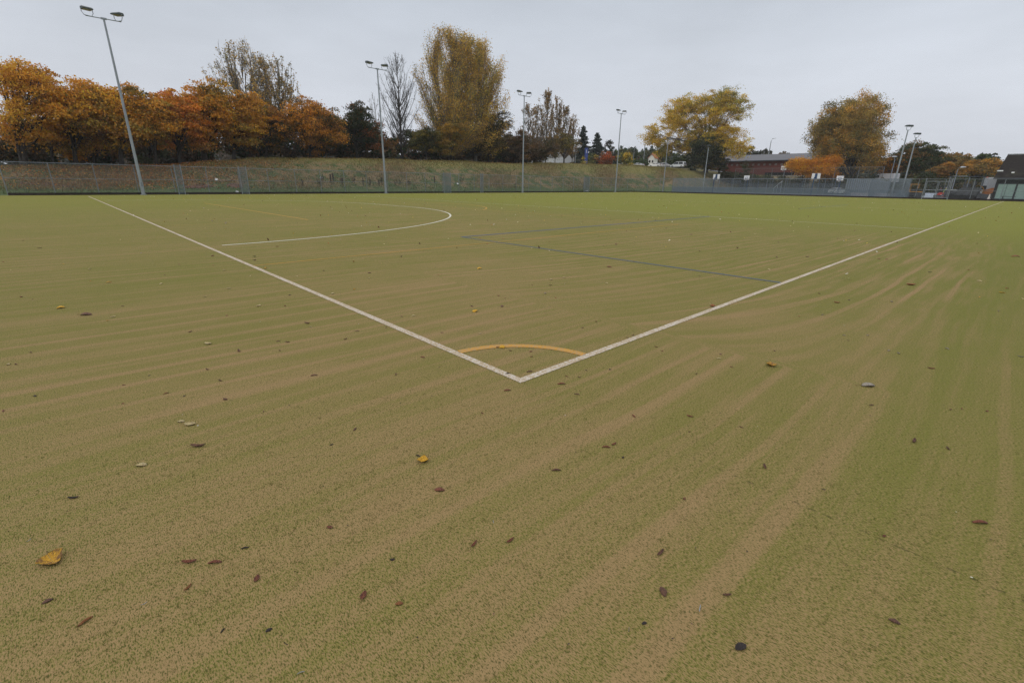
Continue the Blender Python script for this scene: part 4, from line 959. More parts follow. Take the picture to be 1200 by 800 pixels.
mb.add([(-.35, -.5, 3.09), (-.35, 9.7, 3.09), (.1, 4.6, 6.3)], [(0, 1, 2)])
rf = mb.build('roof', TILES, cb)
mb = MB(); mb.tube([(-.4, -.56, 3.02), (14.3, -.56, 3.02)], .07, 8); mb.build('gutter', TRIMM, rf)
mb = MB(); mb.box((7.2, 4.6, 6.42), (14.2, .22, .10)); mb.build('ridge', simple('pale_ridge', (.35, .38, .40), .6), rf)
SHUT = simple('green_shutter', (.25, .36, .33), .6, var=.08)
for (xx, wd) in ((.35, 1.75), (2.3, 2.2), (4.8, 2.2), (7.3, 2.2)):
    mb = MB(); mb.box((wd/2, -.06, 0), (wd, .08, 1.95)); sh = mb.build('window_shutter', SHUT, cb, loc=(xx, 0, 1.28), bevel=.01)
    mb = MB(); mb.box((wd/2, -.12, 0), (.035, .03, 1.95)); mb.build('centre_seam', TRIMM, sh)
    mb = MB()
    for z in (-1.02, 1.02): mb.box((wd/2, -.07, z), (wd+.16, .12, .09))
    for s in (-.04, wd+.04): mb.box((s, -.07, 0), (.08, .12, 1.95))
    mb.build('frame', TRIMM, sh)
for (px, py, lab, w_) in ((1172, 200.5, 'wider', .62), (1187, 202.5, 'smaller', .3)):
    q = at_y(px, py, 95.9); root = empty('wall_lamp', (q[0], 95.9, q[2]), 0, lab+' white lamp fixed to the front of the clubhouse roof', 'lamp', 'white lamps on the clubhouse')
    mb = MB(); mb.prism([(-.16, -.02), (.14, -.08), (.14, .05), (-.10, .10)], -w_/2, w_/2, axis='x'); mb.build('housing', simple('lamp_white', (.72, .74, .76), .4), root, bevel=.015)
    mb = MB(); mb.tube([(0, .1, 0), (0, .55, -.1)], .03, 6); mb.build('bracket', TRIMM, root)
# bench in front of the shutters
q = on_ground(1183, 236.0)
bn = empty('bench', (.15, 94.75, 0), 0, 'dark bench in front of the pale green shutters', 'bench')
mb = MB(); mb.box((0, 0, .62), (1.5, .4, .06)); mb.build('seat', TRIMM, bn)
for s in (-.5, .5):
    mb = MB(); mb.box((0, 0, .3), (.07, .34, .58)); mb.build('leg', TRIMM, bn, loc=(s, 0, 0))

# ------------------------------------------------------------------ cars
GLASS = simple('car_glass', (.02, .026, .032), .08, var=.05); TYRE = simple('tyre', (.015, .015, .016), .9); RIM = simple('rim', (.35, .36, .38), .35, .6)
HL = simple('headlight', (.55, .57, .6), .15); TL = simple('tail_light', (.35, .02, .02), .3)
def car(label, x, y, z, rz, col, L=4.2, H=1.48, kind='hatch', group='cars parked beyond the bank', name='parked_car'):
    root = empty(name, (x, y, z), rz, label, 'car', group)
    pm = simple('car_paint_'+str(col), col, .25, .1, var=.03)
    hw = .87
    low = [(-L/2, .28), (L/2-.1, .25), (L/2, .45), (L/2-.05, .66), (L/2-.9, .90), (-L/2+.15, .95), (-L/2, .8)]
    if kind == 'mpv': cabin = [(L/2-.75, .86), (L/2-1.75, H-.06), (L/2-2.3, H), (-L/2+.5, H-.02), (-L/2+.18, H-.22), (-L/2+.08, .92)]
    elif kind == 'saloon': cabin = [(L/2-1.15, .88), (L/2-1.9, H-.04), (L/2-2.5, H), (-L/2+1.3, H-.05), (-L/2+.55, .93)]
    else: cabin = [(L/2-1.0, .88), (L/2-1.8, H-.05), (L/2-2.4, H), (-L/2+.75, H-.06), (-L/2+.15, .92)]
    mb = MB(); mb.prism(low, -hw, hw, top=lambda a, zz: 1-.06*(zz > .8))
    mb.prism(cabin, -hw, hw, top=lambda a, zz: .96 if zz < 1. else .80)
    mb.build('body', pm, root, bevel=.03)
    # side glass, inset outline standing just proud of the cabin side
    cz = (.98+H-.10)/2
    xs_ = [c_[0] for c_ in cabin]; xf = cabin[0][0]; xr = cabin[-1][0]
    for s in (-1, 1):
        for (u0, u1) in ((.06, .50), (.53, .93)):
            x0_ = xf+(xr-xf)*u0; x1_ = xf+(xr-xf)*u1
            f0 = .34*(1 if u0 < .1 else 0); f1 = .22*(1 if u1 > .9 else 0)
            def yy(zz): return s*(hw*(.96+(.80-.96)*(zz-.9)/(H-.9))+.012)
            zlo, zhi = .97, H-.12; sl = (cabin[0][0]-cabin[1][0])/(cabin[1][1]-cabin[0][1])
            a0 = x0_-(sl*(zhi-zlo) if u0 < .1 else 0); a1 = x1_+(.25 if u1 > .9 else 0)
            mb = MB(); mb.add([(x0_-.05, yy(zlo), zlo), (x1_, yy(zlo), zlo), (a1, yy(zhi), zhi), (min(a0, x0_-.05), yy(zhi), zhi)], [(0, 1, 2, 3)])
            g = mb.build('side_window', GLASS, root); md = g.modifiers.new('thick', 'SOLIDIFY'); md.thickness = .012; md.offset = 0
    for nm, (p0, p1) in (('windscreen', (cabin[0], cabin[1])), ('rear_window', (cabin[-1], cabin[-2] if kind != 'mpv' else cabin[-2]))):
        d = Vector((p1[0]-p0[0], p1[1]-p0[1])); nrm = Vector((-d.y, d.x)).normalized()*(-1 if nm == 'windscreen' else 1)*.012
        if nm == 'windscreen' and nrm.x < 0: nrm = -nrm
        if nm == 'rear_window' and nrm.x > 0: nrm = -nrm
        a = Vector(p0)+d*.12+nrm; c_ = Vector(p0)+d*.9+nrm
        mb = MB(); mb.add([(a.x, -hw*.86, a.y), (a.x, hw*.86, a.y), (c_.x, hw*.74, c_.y), (c_.x, -hw*.74, c_.y)], [(0, 1, 2, 3)])
        g = mb.build(nm, GLASS, root); md = g.modifiers.new('thick', 'SOLIDIFY'); md.thickness = .012; md.offset = 0
    for sx in (-L/2+.78, L/2-.82):
        for s in (-1, 1):
            mb = MB(); mb.tube([(0, -.1, 0), (0, .1, 0)], .31, 20); w_ = mb.build('wheel', TYRE, root, loc=(sx, s*(hw-.07), .31))
            mb = MB(); mb.tube([(0, -.108, 0), (0, .108, 0)], .2, 16); mb.build('rim', RIM, w_)
    for s in (-1, 1):
        mb = MB(); mb.box((L/2-.10, s*.62, .62), (.22, .34, .14)); mb.build('headlight', HL, root, bevel=.02)
        mb = MB(); mb.box((-L/2+.05, s*.70, .80), (.12, .24, .26)); mb.build('tail_light', TL, root, bevel=.02)
        mb = MB(); mb.box((L/2-1.35, s*(hw+.09), .98), (.12, .16, .11)); mb.build('door_mirror', pm, root, bevel=.02)
    return root
def carat(label, px, py, Yw, rz, col, **kw):
    q = at_y(px, py, Yw); return car(label, q[0], Yw, gz(q[0], Yw)+.07, rz, col, **kw)
WHT = (.86, .87, .88); SIL = (.45, .50, .54)
carat('silver-white people carrier parked on the bank top beside the yellow tree', 794.5, 197, 138.5, PI-.05, (.80, .84, .87), L=4.7, H=1.72, kind='mpv')
carat('white hatchback parked on the bank top right of the fourth mast', 729, 194, 143.5, PI, WHT, L=4.2)
carat('pale low saloon half hidden behind the lamp post by the white hatchback', 747, 195.5, 143, PI, (.62, .65, .68), L=4.4, H=1.3, kind='saloon')
carat('white car partly behind the slim court mast, left of the people carrier', 768, 197, 143, PI, WHT, L=4.2, H=1.3, kind='saloon')
carat('white car behind the mast, closest left of the people carrier', 779, 197, 145.2, 0, (.6, .6, .62), L=4.0)
carat('pale car just showing over the bank left of the fourth mast', 716, 193, 150, PI, WHT, L=4.2, H=1.25)
q = at_y(984, 222, 134.6)
car('white car with dark windows behind the right front basketball stand', q[0], 134.2, gz(q[0], 134.2)+.02, .2, WHT, L=4.3, H=1.42, group='vehicles near the works')
q = at_y(976, 222, 138); 
# grey scaffolding/pale roof shapes beyond the cage: two vans
def van(label, x, y, rz, col, L=5.4, H=2.35, group='vehicles near the works', beacons=False, z=0.):
    root = empty('delivery_van', (x, y, z), rz, label, 'van', group); hw = 1.0
    pm = simple('van_paint_'+str(col), col, .3, .05, var=.04)
    mb = MB(); mb.prism([(-L/2, .4), (L/2-.05, .35), (L/2, .9), (L/2-.25, 1.15), (L/2-.85, 1.35), (L/2-1.5, H-.05), (L/2-1.8, H), (-L/2+.06, H), (-L/2, H-.1)], -hw, hw, top=lambda a, zz: 1-.06*(zz > 1.3)); mb.build('body', pm, root, bevel=.04)
    for s in (-1, 1):
        mb = MB(); mb.add([(L/2-.95, s*(hw*.945+.012), 1.36), (L/2-2.0, s*(hw*.945+.012), 1.36), (L/2-2.0, s*(hw*.94+.012), H-.35), (L/2-1.42, s*(hw*.94+.012), H-.35)], [(0, 1, 2, 3)]); g = mb.build('side_window', GLASS, root); md = g.modifiers.new('thick', 'SOLIDIFY'); md.thickness = .012; md.offset = 0
        for sx in (-L/2+1., L/2-1.):
            mb = MB(); mb.tube([(0, -.12, 0), (0, .12, 0)], .36, 20); w_ = mb.build('wheel', TYRE, root, loc=(sx, s*(hw-.1), .36)); mb = MB(); mb.tube([(0, -.13, 0), (0, .13, 0)], .22, 14); mb.build('rim', RIM, w_)
        mb = MB(); mb.box((L/2-.06, s*.72, .85), (.14, .3, .2)); mb.build('headlight', HL, root, bevel=.02)
    mb = MB(); mb.add([(L/2-.80, -.82, 1.40), (L/2-.80, .82, 1.40), (L/2-1.44, .80, H-.14), (L/2-1.44, -.80, H-.14)], [(0, 1, 2, 3)]); g = mb.build('windscreen', GLASS, root); g.location = (.035, 0, .02); md = g.modifiers.new('thick', 'SOLIDIFY'); md.thickness = .015
    if beacons:
        for xx, s in ((L/2-1.9, -.6), (L/2-1.9, .6)):
            mb = MB(); mb.tube([(xx, s, H), (xx, s, H+.22)], [.12, .09], 10); mb.build('beacon', simple('orange_beacon', (.75, .14, .03), .3), root)
    return root
van('white works van with orange beacons behind the paving machine', -2.5, 108.5, 1.75, (.42, .44, .47), H=3.3, L=6.2, beacons=True)
q = at_y(1038, 205, 142); van('pale van showing above the packed cage uprights', q[0], 142, 2.6, (.5, .5, .52), H=2.3, z=at_y(1038, 203.5, 142)[2]-2.3)

# ------------------------------------------------------------------ works machines
YEL = simple('machine_yellow', (.50, .24, .03), .5, var=.15); MDARK = simple('machine_dark', (.055, .058, .065), .6, var=.35); DRUM = simple('drum_steel', (.07, .072, .075), .4, .5); MGREY = simple('machine_grey', (.33, .35, .36), .5)
ORG = simple('machine_orange', (.50, .17, .04), .55)
# paver
px_, py_ = -4.6, 99.2
pv = empty('asphalt_paver', (px_, py_, 0), 0, 'dark asphalt paving machine with flat canopy between the steel gate and clubhouse', 'paver')
mb = MB(); mb.prism([(-2.4, .45), (1.3, .45), (1.5, 1.0), (1.4, 1.75), (-.6, 1.75), (-1.0, 1.3), (-2.4, 1.3)], -1.1, 1.1); mb.build('body', MDARK, pv, bevel=.03)
mb = MB(); mb.box((-1.75, 0, 1.38), (1.5, 1.9, .14)); mb.build('engine_cover', MGREY, pv, bevel=.03)
for s in (-.95, .95):
    mb = MB(); mb.prism([(-1.7, .05), (1.0, .05), (1.35, .35), (1.1, .68), (-1.8, .68), (-2.1, .35)], s-.2, s+.2); mb.build('track', simple('track_rubber', (.018, .018, .018), .9), pv, bevel=.05)
mb = MB(); mb.box((-.3, 0, 3.32), (4.3, 2.2, .10)); mb.build('canopy', TRIMM, pv, bevel=.02)
mb = MB(); mb.box((-1.1, -1.13, 3.36), (1.6, .05, .06)); mb.build('canopy_trim', MGREY, pv)
for (sx, sy) in ((-2.2, -1), (-2.2, 1), (1.5, -1), (1.5, 1), (.0, -1)):
    mb = MB(); mb.tube([(sx, sy, 1.2), (sx, sy, 3.3)], .06, 6); mb.build('canopy_post', GALV, pv)
mb = MB(); mb.box((-.1, 0, 2.05), (.9, .7, .5)); mb.box((-.45, 0, 2.5), (.14, .7, .8)); mb.build('operator_seat', MDARK, pv, bevel=.05)
mb = MB(); mb.box((.7, -.2, 2.2), (.35, 1.2, .9)); mb.build('control_panel', MDARK, pv, bevel=.04)
mb = MB(); mb.prism([(1.4, .25), (3.0, .25), (3.3, 1.15), (3.1, 1.2), (2.6, .8), (1.5, .95)], -1.25, 1.25); mb.build('hopper', MDARK, pv, bevel=.02)
mb = MB(); mb.box((-3.1, 0, .35), (.9, 2.6, .5)); mb.tube([(-2.8, -1.15, .5), (-1.2, -1.15, 1.0)], .08, 6); mb.build('screed', MDARK, pv, bevel=.03)
# yellow road roller with big frame behind the hopper
r2 = empty('road_roller', (-1.95, 100.8, 0), 0, 'yellow and orange road roller between the paving machine and clubhouse', 'roller', None)
mb = MB(); mb.prism([(-.9, .6), (1.2, .6), (1.25, 1.35), (.9, 1.72), (.1, 1.78), (-.9, 1.35)], -.75, .75); mb.build('engine_cover', ORG, r2, bevel=.06)
for sx in (-1.5, 1.3):
    mb = MB(); mb.tube([(sx, -.8, .55), (sx, .8, .55)], .55, 24); mb.build('drum', DRUM, r2)
mb = MB(); mb.tube([(-1.5+.68*math.cos(a), -.86, 1.3+.72*math.sin(a)) for a in np.linspace(0, 2*PI, 21)], .07, 6, caps=False); mb.build('guard_ring', YEL, r2)
mb = MB(); mb.box((-1.35, 0, 1.28), (1.9, 1.5, .16)); mb.build('deck', YEL, r2, bevel=.02)
mb = MB(); mb.box((-.9, 0, 1.75), (.5, .6, .6)); mb.build('seat', MDARK, r2, bevel=.05)
# small roller left
r1 = empty('road_roller', (-10.75, 99.0, 0), 0, 'small yellow-orange road roller with open safety frame left of the steel gate', 'roller', None)
for sx in (-.62, .68):
    mb = MB(); mb.tube([(sx, -.6, .38), (sx, .6, .38)], .38, 24); mb.build('drum', DRUM, r1)
mb = MB(); mb.prism([(-.95, .45), (1.0, .45), (1.05, .95), (.6, 1.02), (-.9, 1.0)], -.62, .62); mb.build('body', MDARK, r1, bevel=.04)
mb = MB(); mb.box((.0, 0, .98), (2.05, 1.22, .16)); mb.build('engine_cover', YEL, r1, bevel=.03)
mb = MB(); mb.box((.05, 0, 1.28), (.5, .5, .3)); mb.box((.30, 0, 1.55), (.12, .5, .45)); mb.tube([(-.4, 0, 1.0), (-.25, 0, 1.5)], .04, 6); mb.tube([(-.25+.16*math.cos(a), .16*math.sin(a), 1.5) for a in np.linspace(0, 6.28, 12)], .02, 5, caps=False); mb.build('seat', MDARK, r1, bevel=.02)
mb = MB(); mb.tube([(-.62, -.5, 1.0), (-.62, -.5, 2.15), (.35, -.5, 2.15), (.35, -.5, 1.55)], .065, 6); mb.tube([(-.62, .5, 1.0), (-.62, .5, 2.15), (.35, .5, 2.15), (.35, .5, 1.55)], .045, 6); mb.tube([(-.62, -.5, 2.15), (-.62, .5, 2.15)], .045, 6); mb.tube([(.35, -.5, 2.15), (.35, .5, 2.15)], .045, 6); mb.build('safety_frame', YEL, r1)
# red compactor / bowser with white mark
rc = empty('site_generator', (-7.25, 98.6, 0), .2, 'small red wheeled generator with a white mark beside the two workers', 'generator')
mb = MB(); mb.prism([(-.55, .28), (.55, .28), (.6, .6), (.45, .95), (-.35, 1.0), (-.58, .75)], -.4, .4); mb.build('body', simple('machine_red', (.50, .035, .02), .45, var=.1), rc, bevel=.05)
mb = MB(); mb.box((-.12, -.415, .52), (.14, .015, .30)); mb.box((.12, -.415, .56), (.14, .015, .2)); mb.build('white_mark', BB, rc)
for sx in (-.38, .38):
    mb = MB(); mb.tube([(sx, -.46, .2), (sx, -.34, .2)], .2, 16); mb.build('wheel', TYRE, rc)
mb = MB(); mb.tube([(-.5, -.3, .9), (-.95, -.3, 1.15), (-.95, .3, 1.15), (-.5, .3, .9)], .03, 6); mb.build('handle', MDARK, rc)
# pale sacks beside the left roller
sk = simple('pale_sack', (.6, .64, .72), .8, var=.15)
mb = MB(); mb.box((0, 0, .28), (1.0, .7, .56), taper=.8); o = mb.build('bulk_bag', sk, loc=(-12.1, 98.4, 0), bevel=.12); tag(o, 'pale bulk bag on the tarmac left of the small yellow-orange roller', 'bag')
# traffic cone
mb = MB(); mb.box((0, 0, .02), (.36, .36, .04)); mb.tube([(0, 0, .04), (0, 0, .70)], [.14, .03], 14)
o = mb.build('traffic_cone', simple('cone_pale', (.70, .62, .58), .5, var=.1), loc=(-1.75, 95.6, 0)); o.scale = (1.3, 1.3, 1.3); tag(o, 'pale worn traffic cone at the left corner of the clubhouse', 'cone')

# ------------------------------------------------------------------ people
SKIN = simple('skin', (.40, .24, .18), .6); HIVIS = simple('hi_vis', (.50, .75, .06), .6, var=.08); DKC = simple('dark_clothes', (.022, .024, .032), .85); NAVY = simple('navy_trousers', (.03, .035, .06), .85)
def person(label, x, y, rz, lean_, arms, vest=None, H=1.74, hat=None, group=None):
    """joints -> skin modifier -> one continuous body"""
    k = H/1.74
    hipz, chz, nz = .92, 1.36, 1.50
    lx = lean_
    J = {'pel': (0, 0, hipz), 'wst': (lx*.25, 0, 1.10), 'chs': (lx*.6, 0, chz), 'nck': (lx*.85, 0, nz), 'jaw': (lx*1.0+.015, 0, 1.585), 'hed': (lx*1.05, 0, 1.67), 'crn': (lx*1.05-.01, 0, 1.725)}
    R = {'pel': (.155, .11), 'wst': (.135, .10), 'chs': (.165, .12), 'nck': (.058, .058), 'jaw': (.066, .075), 'hed': (.078, .095), 'crn': (.05, .06)}
    E = [('pel', 'wst'), ('wst', 'chs'), ('chs', 'nck'), ('nck', 'jaw'), ('jaw', 'hed'), ('hed', 'crn')]
    for s, nm in ((-1, 'l'), (1, 'r')):
        st = .10*s
        J.update({nm+'hp': (0, s*.10, .86), nm+'kn': (.05*s+.04, s*.12, .48), nm+'an': (st*.8-.02, s*.13, .09), nm+'to': (st*.8+.16, s*.145, .045)})
        R.update({nm+'hp': (.095, .10), nm+'kn': (.062, .062), nm+'an': (.045, .05), nm+'to': (.04, .03)})
        E += [('pel', nm+'hp'), (nm+'hp', nm+'kn'), (nm+'kn', nm+'an'), (nm+'an', nm+'to')]
        ex, ez = arms[0 if s < 0 else 1]
        J.update({nm+'sh': (lx*.75, s*.19, 1.42), nm+'el': (lx*.75+ex*.35, s*.25, 1.15), nm+'wr': (lx*.75+ex, s*.22, 1.15-ez), nm+'hd': (lx*.75+ex*1.2, s*.21, 1.15-ez*1.25-.02)})
        R.update({nm+'sh': (.06, .06), nm+'el': (.042, .042), nm+'wr': (.030, .03), nm+'hd': (.035, .022)})
        E += [('chs', nm+'sh'), (nm+'sh', nm+'el'), (nm+'el', nm+'wr'), (nm+'wr', nm+'hd')]
        for fi in range(4):
            fn = nm+'f%d' % fi; wv = J[nm+'hd']; J[fn] = (wv[0]+.03-.004*abs(fi-1), wv[1]+(fi-1.5)*.02, wv[2]-.075+.008*abs(fi-1)); R[fn] = (.009, .009); E.append((nm+'hd', fn))
        J[nm+'th'] = (J[nm+'hd'][0]+.05, J[nm+'hd'][1]-s*.03, J[nm+'hd'][2]-.02); R[nm+'th'] = (.010, .010); E.append((nm+'hd', nm+'th'))
    keys = list(J); me = bpy.data.meshes.new('body'); me.from_pydata([tuple(c*k for c in J[q]) for q in keys], [(keys.index(a), keys.index(b)) for a, b in E], [])
    tmp = bpy.data.objects.new('body', me); COL.objects.link(tmp)
    sk_ = tmp.modifiers.new('Skin', 'SKIN')
    for i, q in enumerate(keys):
        d = me.skin_vertices[0].data[i]; d.radius = (R[q][1]*k, R[q][0]*k) if q in ('chs', 'wst', 'pel') else (R[q][0]*k, R[q][1]*k); d.use_root = (q == 'pel')
    sb = tmp.modifiers.new('Sub', 'SUBSURF'); sb.levels = 2; sb.render_levels = 2
    dg = bpy.context.evaluated_depsgraph_get(); dg.update()
    bm_ = bpy.data.meshes.new_from_object(tmp.evaluated_get(dg)); bpy.data.objects.remove(tmp)
    root = empty('person', (x, y, 0), rz, label, 'person', group)
    bm_.materials.clear()
    for m_ in (SKIN, vest or DKC, NAVY, MDARK): bm_.materials.append(m_)
    for pl in bm_.polygons:
        c_ = pl.center/k; near_hand = c_.z < 1.2 and abs(c_.y) > .16 and c_.z > .80 and c_.x > lx*.75+min(arms[0][0], arms[1][0])*.9
        pl.material_index = 0 if (c_.z > 1.53 or near_hand) else 1 if c_.z > .93 else 2 if c_.z > .12 else 3
        pl.use_smooth = True
    bo = bpy.data.objects.new('body', bm_); COL.objects.link(bo); bo.parent = root
    hx = J['hed'][0]*k; hz = 1.70*k
    mb = MB(); n = 12
    for i in range(5):
        a = i/4*PI/2
        for j in range(n): mb.v.append((hx-.008+.098*k*math.cos(a)*math.cos(2*PI*j/n), .085*k*math.cos(a)*math.sin(2*PI*j/n), hz-.01+.085*k*math.sin(a)))
    for i in range(4):
        for j in range(n): mb.f.append((i*n+j, i*n+(j+1) % n, (i+1)*n+(j+1) % n, (i+1)*n+j))
    mb.mi = [0]*len(mb.f); mb.build('hard_hat' if hat else 'hair', hat or simple('hair_dark', (.03, .02, .015), .8), root, smooth=True)
    fc = MB()
    for s in (-1, 1): fc.tube([(hx+.075*k, s*.032*k, 1.675*k), (hx+.088*k, s*.032*k, 1.675*k)], .010, 6)
    fc.build('eyes', MDARK, root)
    fc = MB(); fc.prism([(hx+.075*k, 1.672*k), (hx+.112*k, 1.632*k), (hx+.075*k, 1.628*k)], -.012, .012); fc.build('nose', SKIN, root)
    fc = MB(); fc.box((hx+.083*k, 0, 1.605*k), (.01, .05, .010)); fc.build('mouth', simple('lips', (.3, .12, .1), .6), root)
    for s in (-1, 1):
        fc = MB(); fc.box((hx-.005, s*.085*k, 1.655*k), (.035, .018, .06)); fc.build('ear', SKIN, root, bevel=.006)
    return root
WG = 'workers on the tarmac by the paving machine'
person('worker in yellow-green hi-vis top standing by the red generator', -6.95, 99.5, 2.8, .10, ((.25, .25), (.18, .3)), vest=HIVIS, hat=simple('hat_white', (.6, .6, .55), .4), group=WG)
person('worker in dark clothes standing left of the hi-vis worker', -7.75, 99.4, .3, .12, ((.22, .28), (.28, .22)), group=WG)
person('worker in dark clothes leaning forward left of the small roller', -12.35, 99.6, .1, .30, ((.34, .22), (.36, .2)), group=WG)

# ------------------------------------------------------------------ fallen leaves on the turf
def leafcol(name, c1, c2, vein=None, rough=.7):
    m, t, b = newmat(name)
    p = t.pos(); n = t.noise(p, 4.2, 5, .7); c = t.mix(t.ss(n, .44, .62), c1, c2)
    if vein:
        x_, y_, z_ = t.xyz(p); v = t.m('MINIMUM', t.m('ABSOLUTE', y_), t.m('ABSOLUTE', t.m('SUBTRACT', t.m('FRACT', t.m('MULTIPLY', t.m('SUBTRACT', x_, t.m('ABSOLUTE', y_)), 70.)), .5)))
        c = t.mix(t.ss(t.m('ABSOLUTE', y_), .022, .006), c, vein)
    t.put(b.inputs['Base Color'], c); b.inputs['Roughness'].default_value = rough
    bp = t.new('ShaderNodeBump'); bp.inputs['Strength'].default_value = .8; bp.inputs['Distance'].default_value = .05; t.put(bp.inputs['Height'], n); t.l.new(bp.outputs[0], b.inputs['Normal'])
    return m
LM = {'yellow': leafcol('leaf_yellow', (.72, .40, .02), (.62, .34, .025), (.5, .3, .05)), 'ochre': leafcol('leaf_ochre', (.66, .36, .03), (.22, .11, .035), (.5, .32, .08)),
      'pale': leafcol('leaf_pale', (.62, .50, .24), (.46, .36, .2), (.55, .5, .35)), 'grey': leafcol('leaf_grey', (.36, .32, .26), (.22, .18, .15)),
      'brown': leafcol('leaf_brown', (.19, .09, .055), (.10, .05, .035)), 'red': leafcol('leaf_red', (.26, .085, .045), (.15, .055, .035)),
      'orange': leafcol('leaf_orange', (.34, .13, .04), (.22, .08, .03)), 'dark': leafcol('leaf_dark', (.035, .027, .026), (.065, .045, .038)), 'white': leafcol('sliver_white', (.55, .58, .60), (.45, .47, .5))}
STEM = leafcol('leaf_stem', (.30, .20, .08), (.2, .13, .05))
def blade_mesh(shape, length, curl, seed):
    """leaf blade as a curled grid; shape: poplar | oval | pod | sliver"""
    r = random.Random(seed); nx_, ny_ = 10, 6; vs = []
    for i in range(nx_+1):
        u = i/nx_
        if shape == 'poplar': hw = .52*length*(math.sin(PI*min(1, u*1.05+.0))**.55)*(1-u*.62)*(1.18 if u < .35 else 1)
        elif shape == 'oval': hw = .28*length*math.sin(PI*(.04+.93*u))**.75
        elif shape == 'pod': hw = .13*length*math.sin(PI*(.06+.9*u))**.5
        else: hw = .05*length*math.sin(PI*(.1+.8*u))**.3
        ser = 1+(.07*math.sin(u*38+seed) if shape in ('poplar', 'oval') else 0)
        bend = curl*length*.5*(math.sin(PI*u)) if seed % 2 == 0 else curl*length*.8*(u-.5)**2*2
        twist = (u-.5)*r.uniform(-.1, .1)+.6*curl*(u-.5)*(seed % 3-1)
        for j in range(ny_+1):
            v = (j/ny_*2-1); y_ = v*hw*ser; zc = curl*1.1*abs(v)**1.6*hw*(1 if shape != 'pod' else 2.2)*(1 if seed % 2 else -.9)
            vs.append(((u-.5)*length, y_*math.cos(twist), bend+zc+y_*math.sin(twist)+r.uniform(-1, 1)*.012*length))
    mz = min(v[2] for v in vs); vs = [(v[0], v[1], v[2]-mz+.004) for v in vs]
    fs = [(i*(ny_+1)+j, (i+1)*(ny_+1)+j, (i+1)*(ny_+1)+j+1, i*(ny_+1)+j+1) for i in range(nx_) for j in range(ny_)]
    return vs, fs
LPROTO = {}
def leaf_parts(shape, col, seed, big):
    """blade mesh data plus optional stem mesh data, cached"""
    key = (shape, col, seed, big)
    if key in LPROTO: return LPROTO[key]
    vs, fs = blade_mesh(shape, 1.0, {'poplar': .42, 'oval': .38, 'pod': .35, 'sliver': .3}[shape], seed)
    n0 = len(vs)
    # give it thickness
    vs2 = vs+[(v[0], v[1], v[2]+.022) for v in vs]; f2 = [f[::-1] for f in fs]+[tuple(i+n0 for i in f) for f in fs]
    nx_, ny_ = 10, 6
    ring = [i*(ny_+1) for i in range(nx_+1)]+[nx_*(ny_+1)+j for j in range(1, ny_+1)]+[i*(ny_+1)+ny_ for i in range(nx_-1, -1, -1)]+[j for j in range(ny_-1, 0, -1)]
    f2 += [(ring[i], ring[(i+1) % len(ring)], ring[(i+1) % len(ring)]+n0, ring[i]+n0) for i in range(len(ring))]
    me = bpy.data.meshes.new('blade'); me.from_pydata(vs2, [], f2); me.materials.append(LM[col]); me.polygons.foreach_set('use_smooth', [True]*len(f2))
    st = None
    if big:
        mb = MB(); b0 = vs[3]; mb.tube([(b0[0]+.02, b0[1], b0[2]+.01), (b0[0]-.18, b0[1]+.04, b0[2]+.05), (b0[0]-.38, b0[1]+.14, .02)], [.016, .012, .018], 5)
        st = bpy.data.meshes.new('stem'); st.from_pydata(mb.v, [], mb.f); st.materials.append(STEM)
    LPROTO[key] = (me, st); return LPROTO[key]
LG = 'fallen leaves and bits scattered over the turf'
def put_leaf(px, py, size_px, shape, col, ang=None, label=None, tilt=0.):
    q = on_ground(px, py, .0045); k = ppm(q)
    L = max(.022, size_px/k)
    big = size_px >= 12 and shape in ('poplar', 'oval')
    seed = rnd.randrange(4)
    me_, st = leaf_parts(shape, col, seed, big)
    nm = {'poplar': 'fallen_leaf', 'oval': 'fallen_leaf', 'pod': 'curled_leaf', 'sliver': 'turf_scrap'}[shape]
    rz = (rnd.uniform(0, 6.28) if ang is None else YAW*-0+ang)
    if big:
        root = empty(nm, q, rz); b_ = bpy.data.objects.new('blade', me_); COL.objects.link(b_); b_.parent = root
        s_ = bpy.data.objects.new('stem', st); COL.objects.link(s_); s_.parent = root; o = root
    else:
        o = bpy.data.objects.new(nm, me_); COL.objects.link(o); o.location = q
    o.rotation_euler = (tilt, 0, rz); o.scale = (L, L, L)
    adj = {'yellow': 'yellow', 'ochre': 'brown-spotted yellow', 'pale': 'pale straw', 'grey': 'grey', 'brown': 'brown', 'red': 'red-brown', 'orange': 'orange-brown', 'dark': 'blackened', 'white': 'white'}[col]
    what = {'poplar': 'leaf', 'oval': 'oval leaf', 'pod': 'curled dry leaf', 'sliver': 'thin scrap'}[shape]
    if label is None:
        X_, Y_ = q[0], q[1]
        if X_ < 0 and Y_ > 0: where = 'inside the white lines'
        elif Y_ <= 0: where = 'outside the white end line'
        else: where = 'outside the white side line'
        d = math.hypot(X_-CAM[0], Y_-CAM[1]); sz = 'small' if d < 4.5 else 'tiny'
        label = f'{sz} {adj} {what} among the scatter {where}'
    tag(o, label, 'leaf' if shape != 'sliver' else 'scrap', LG); return o
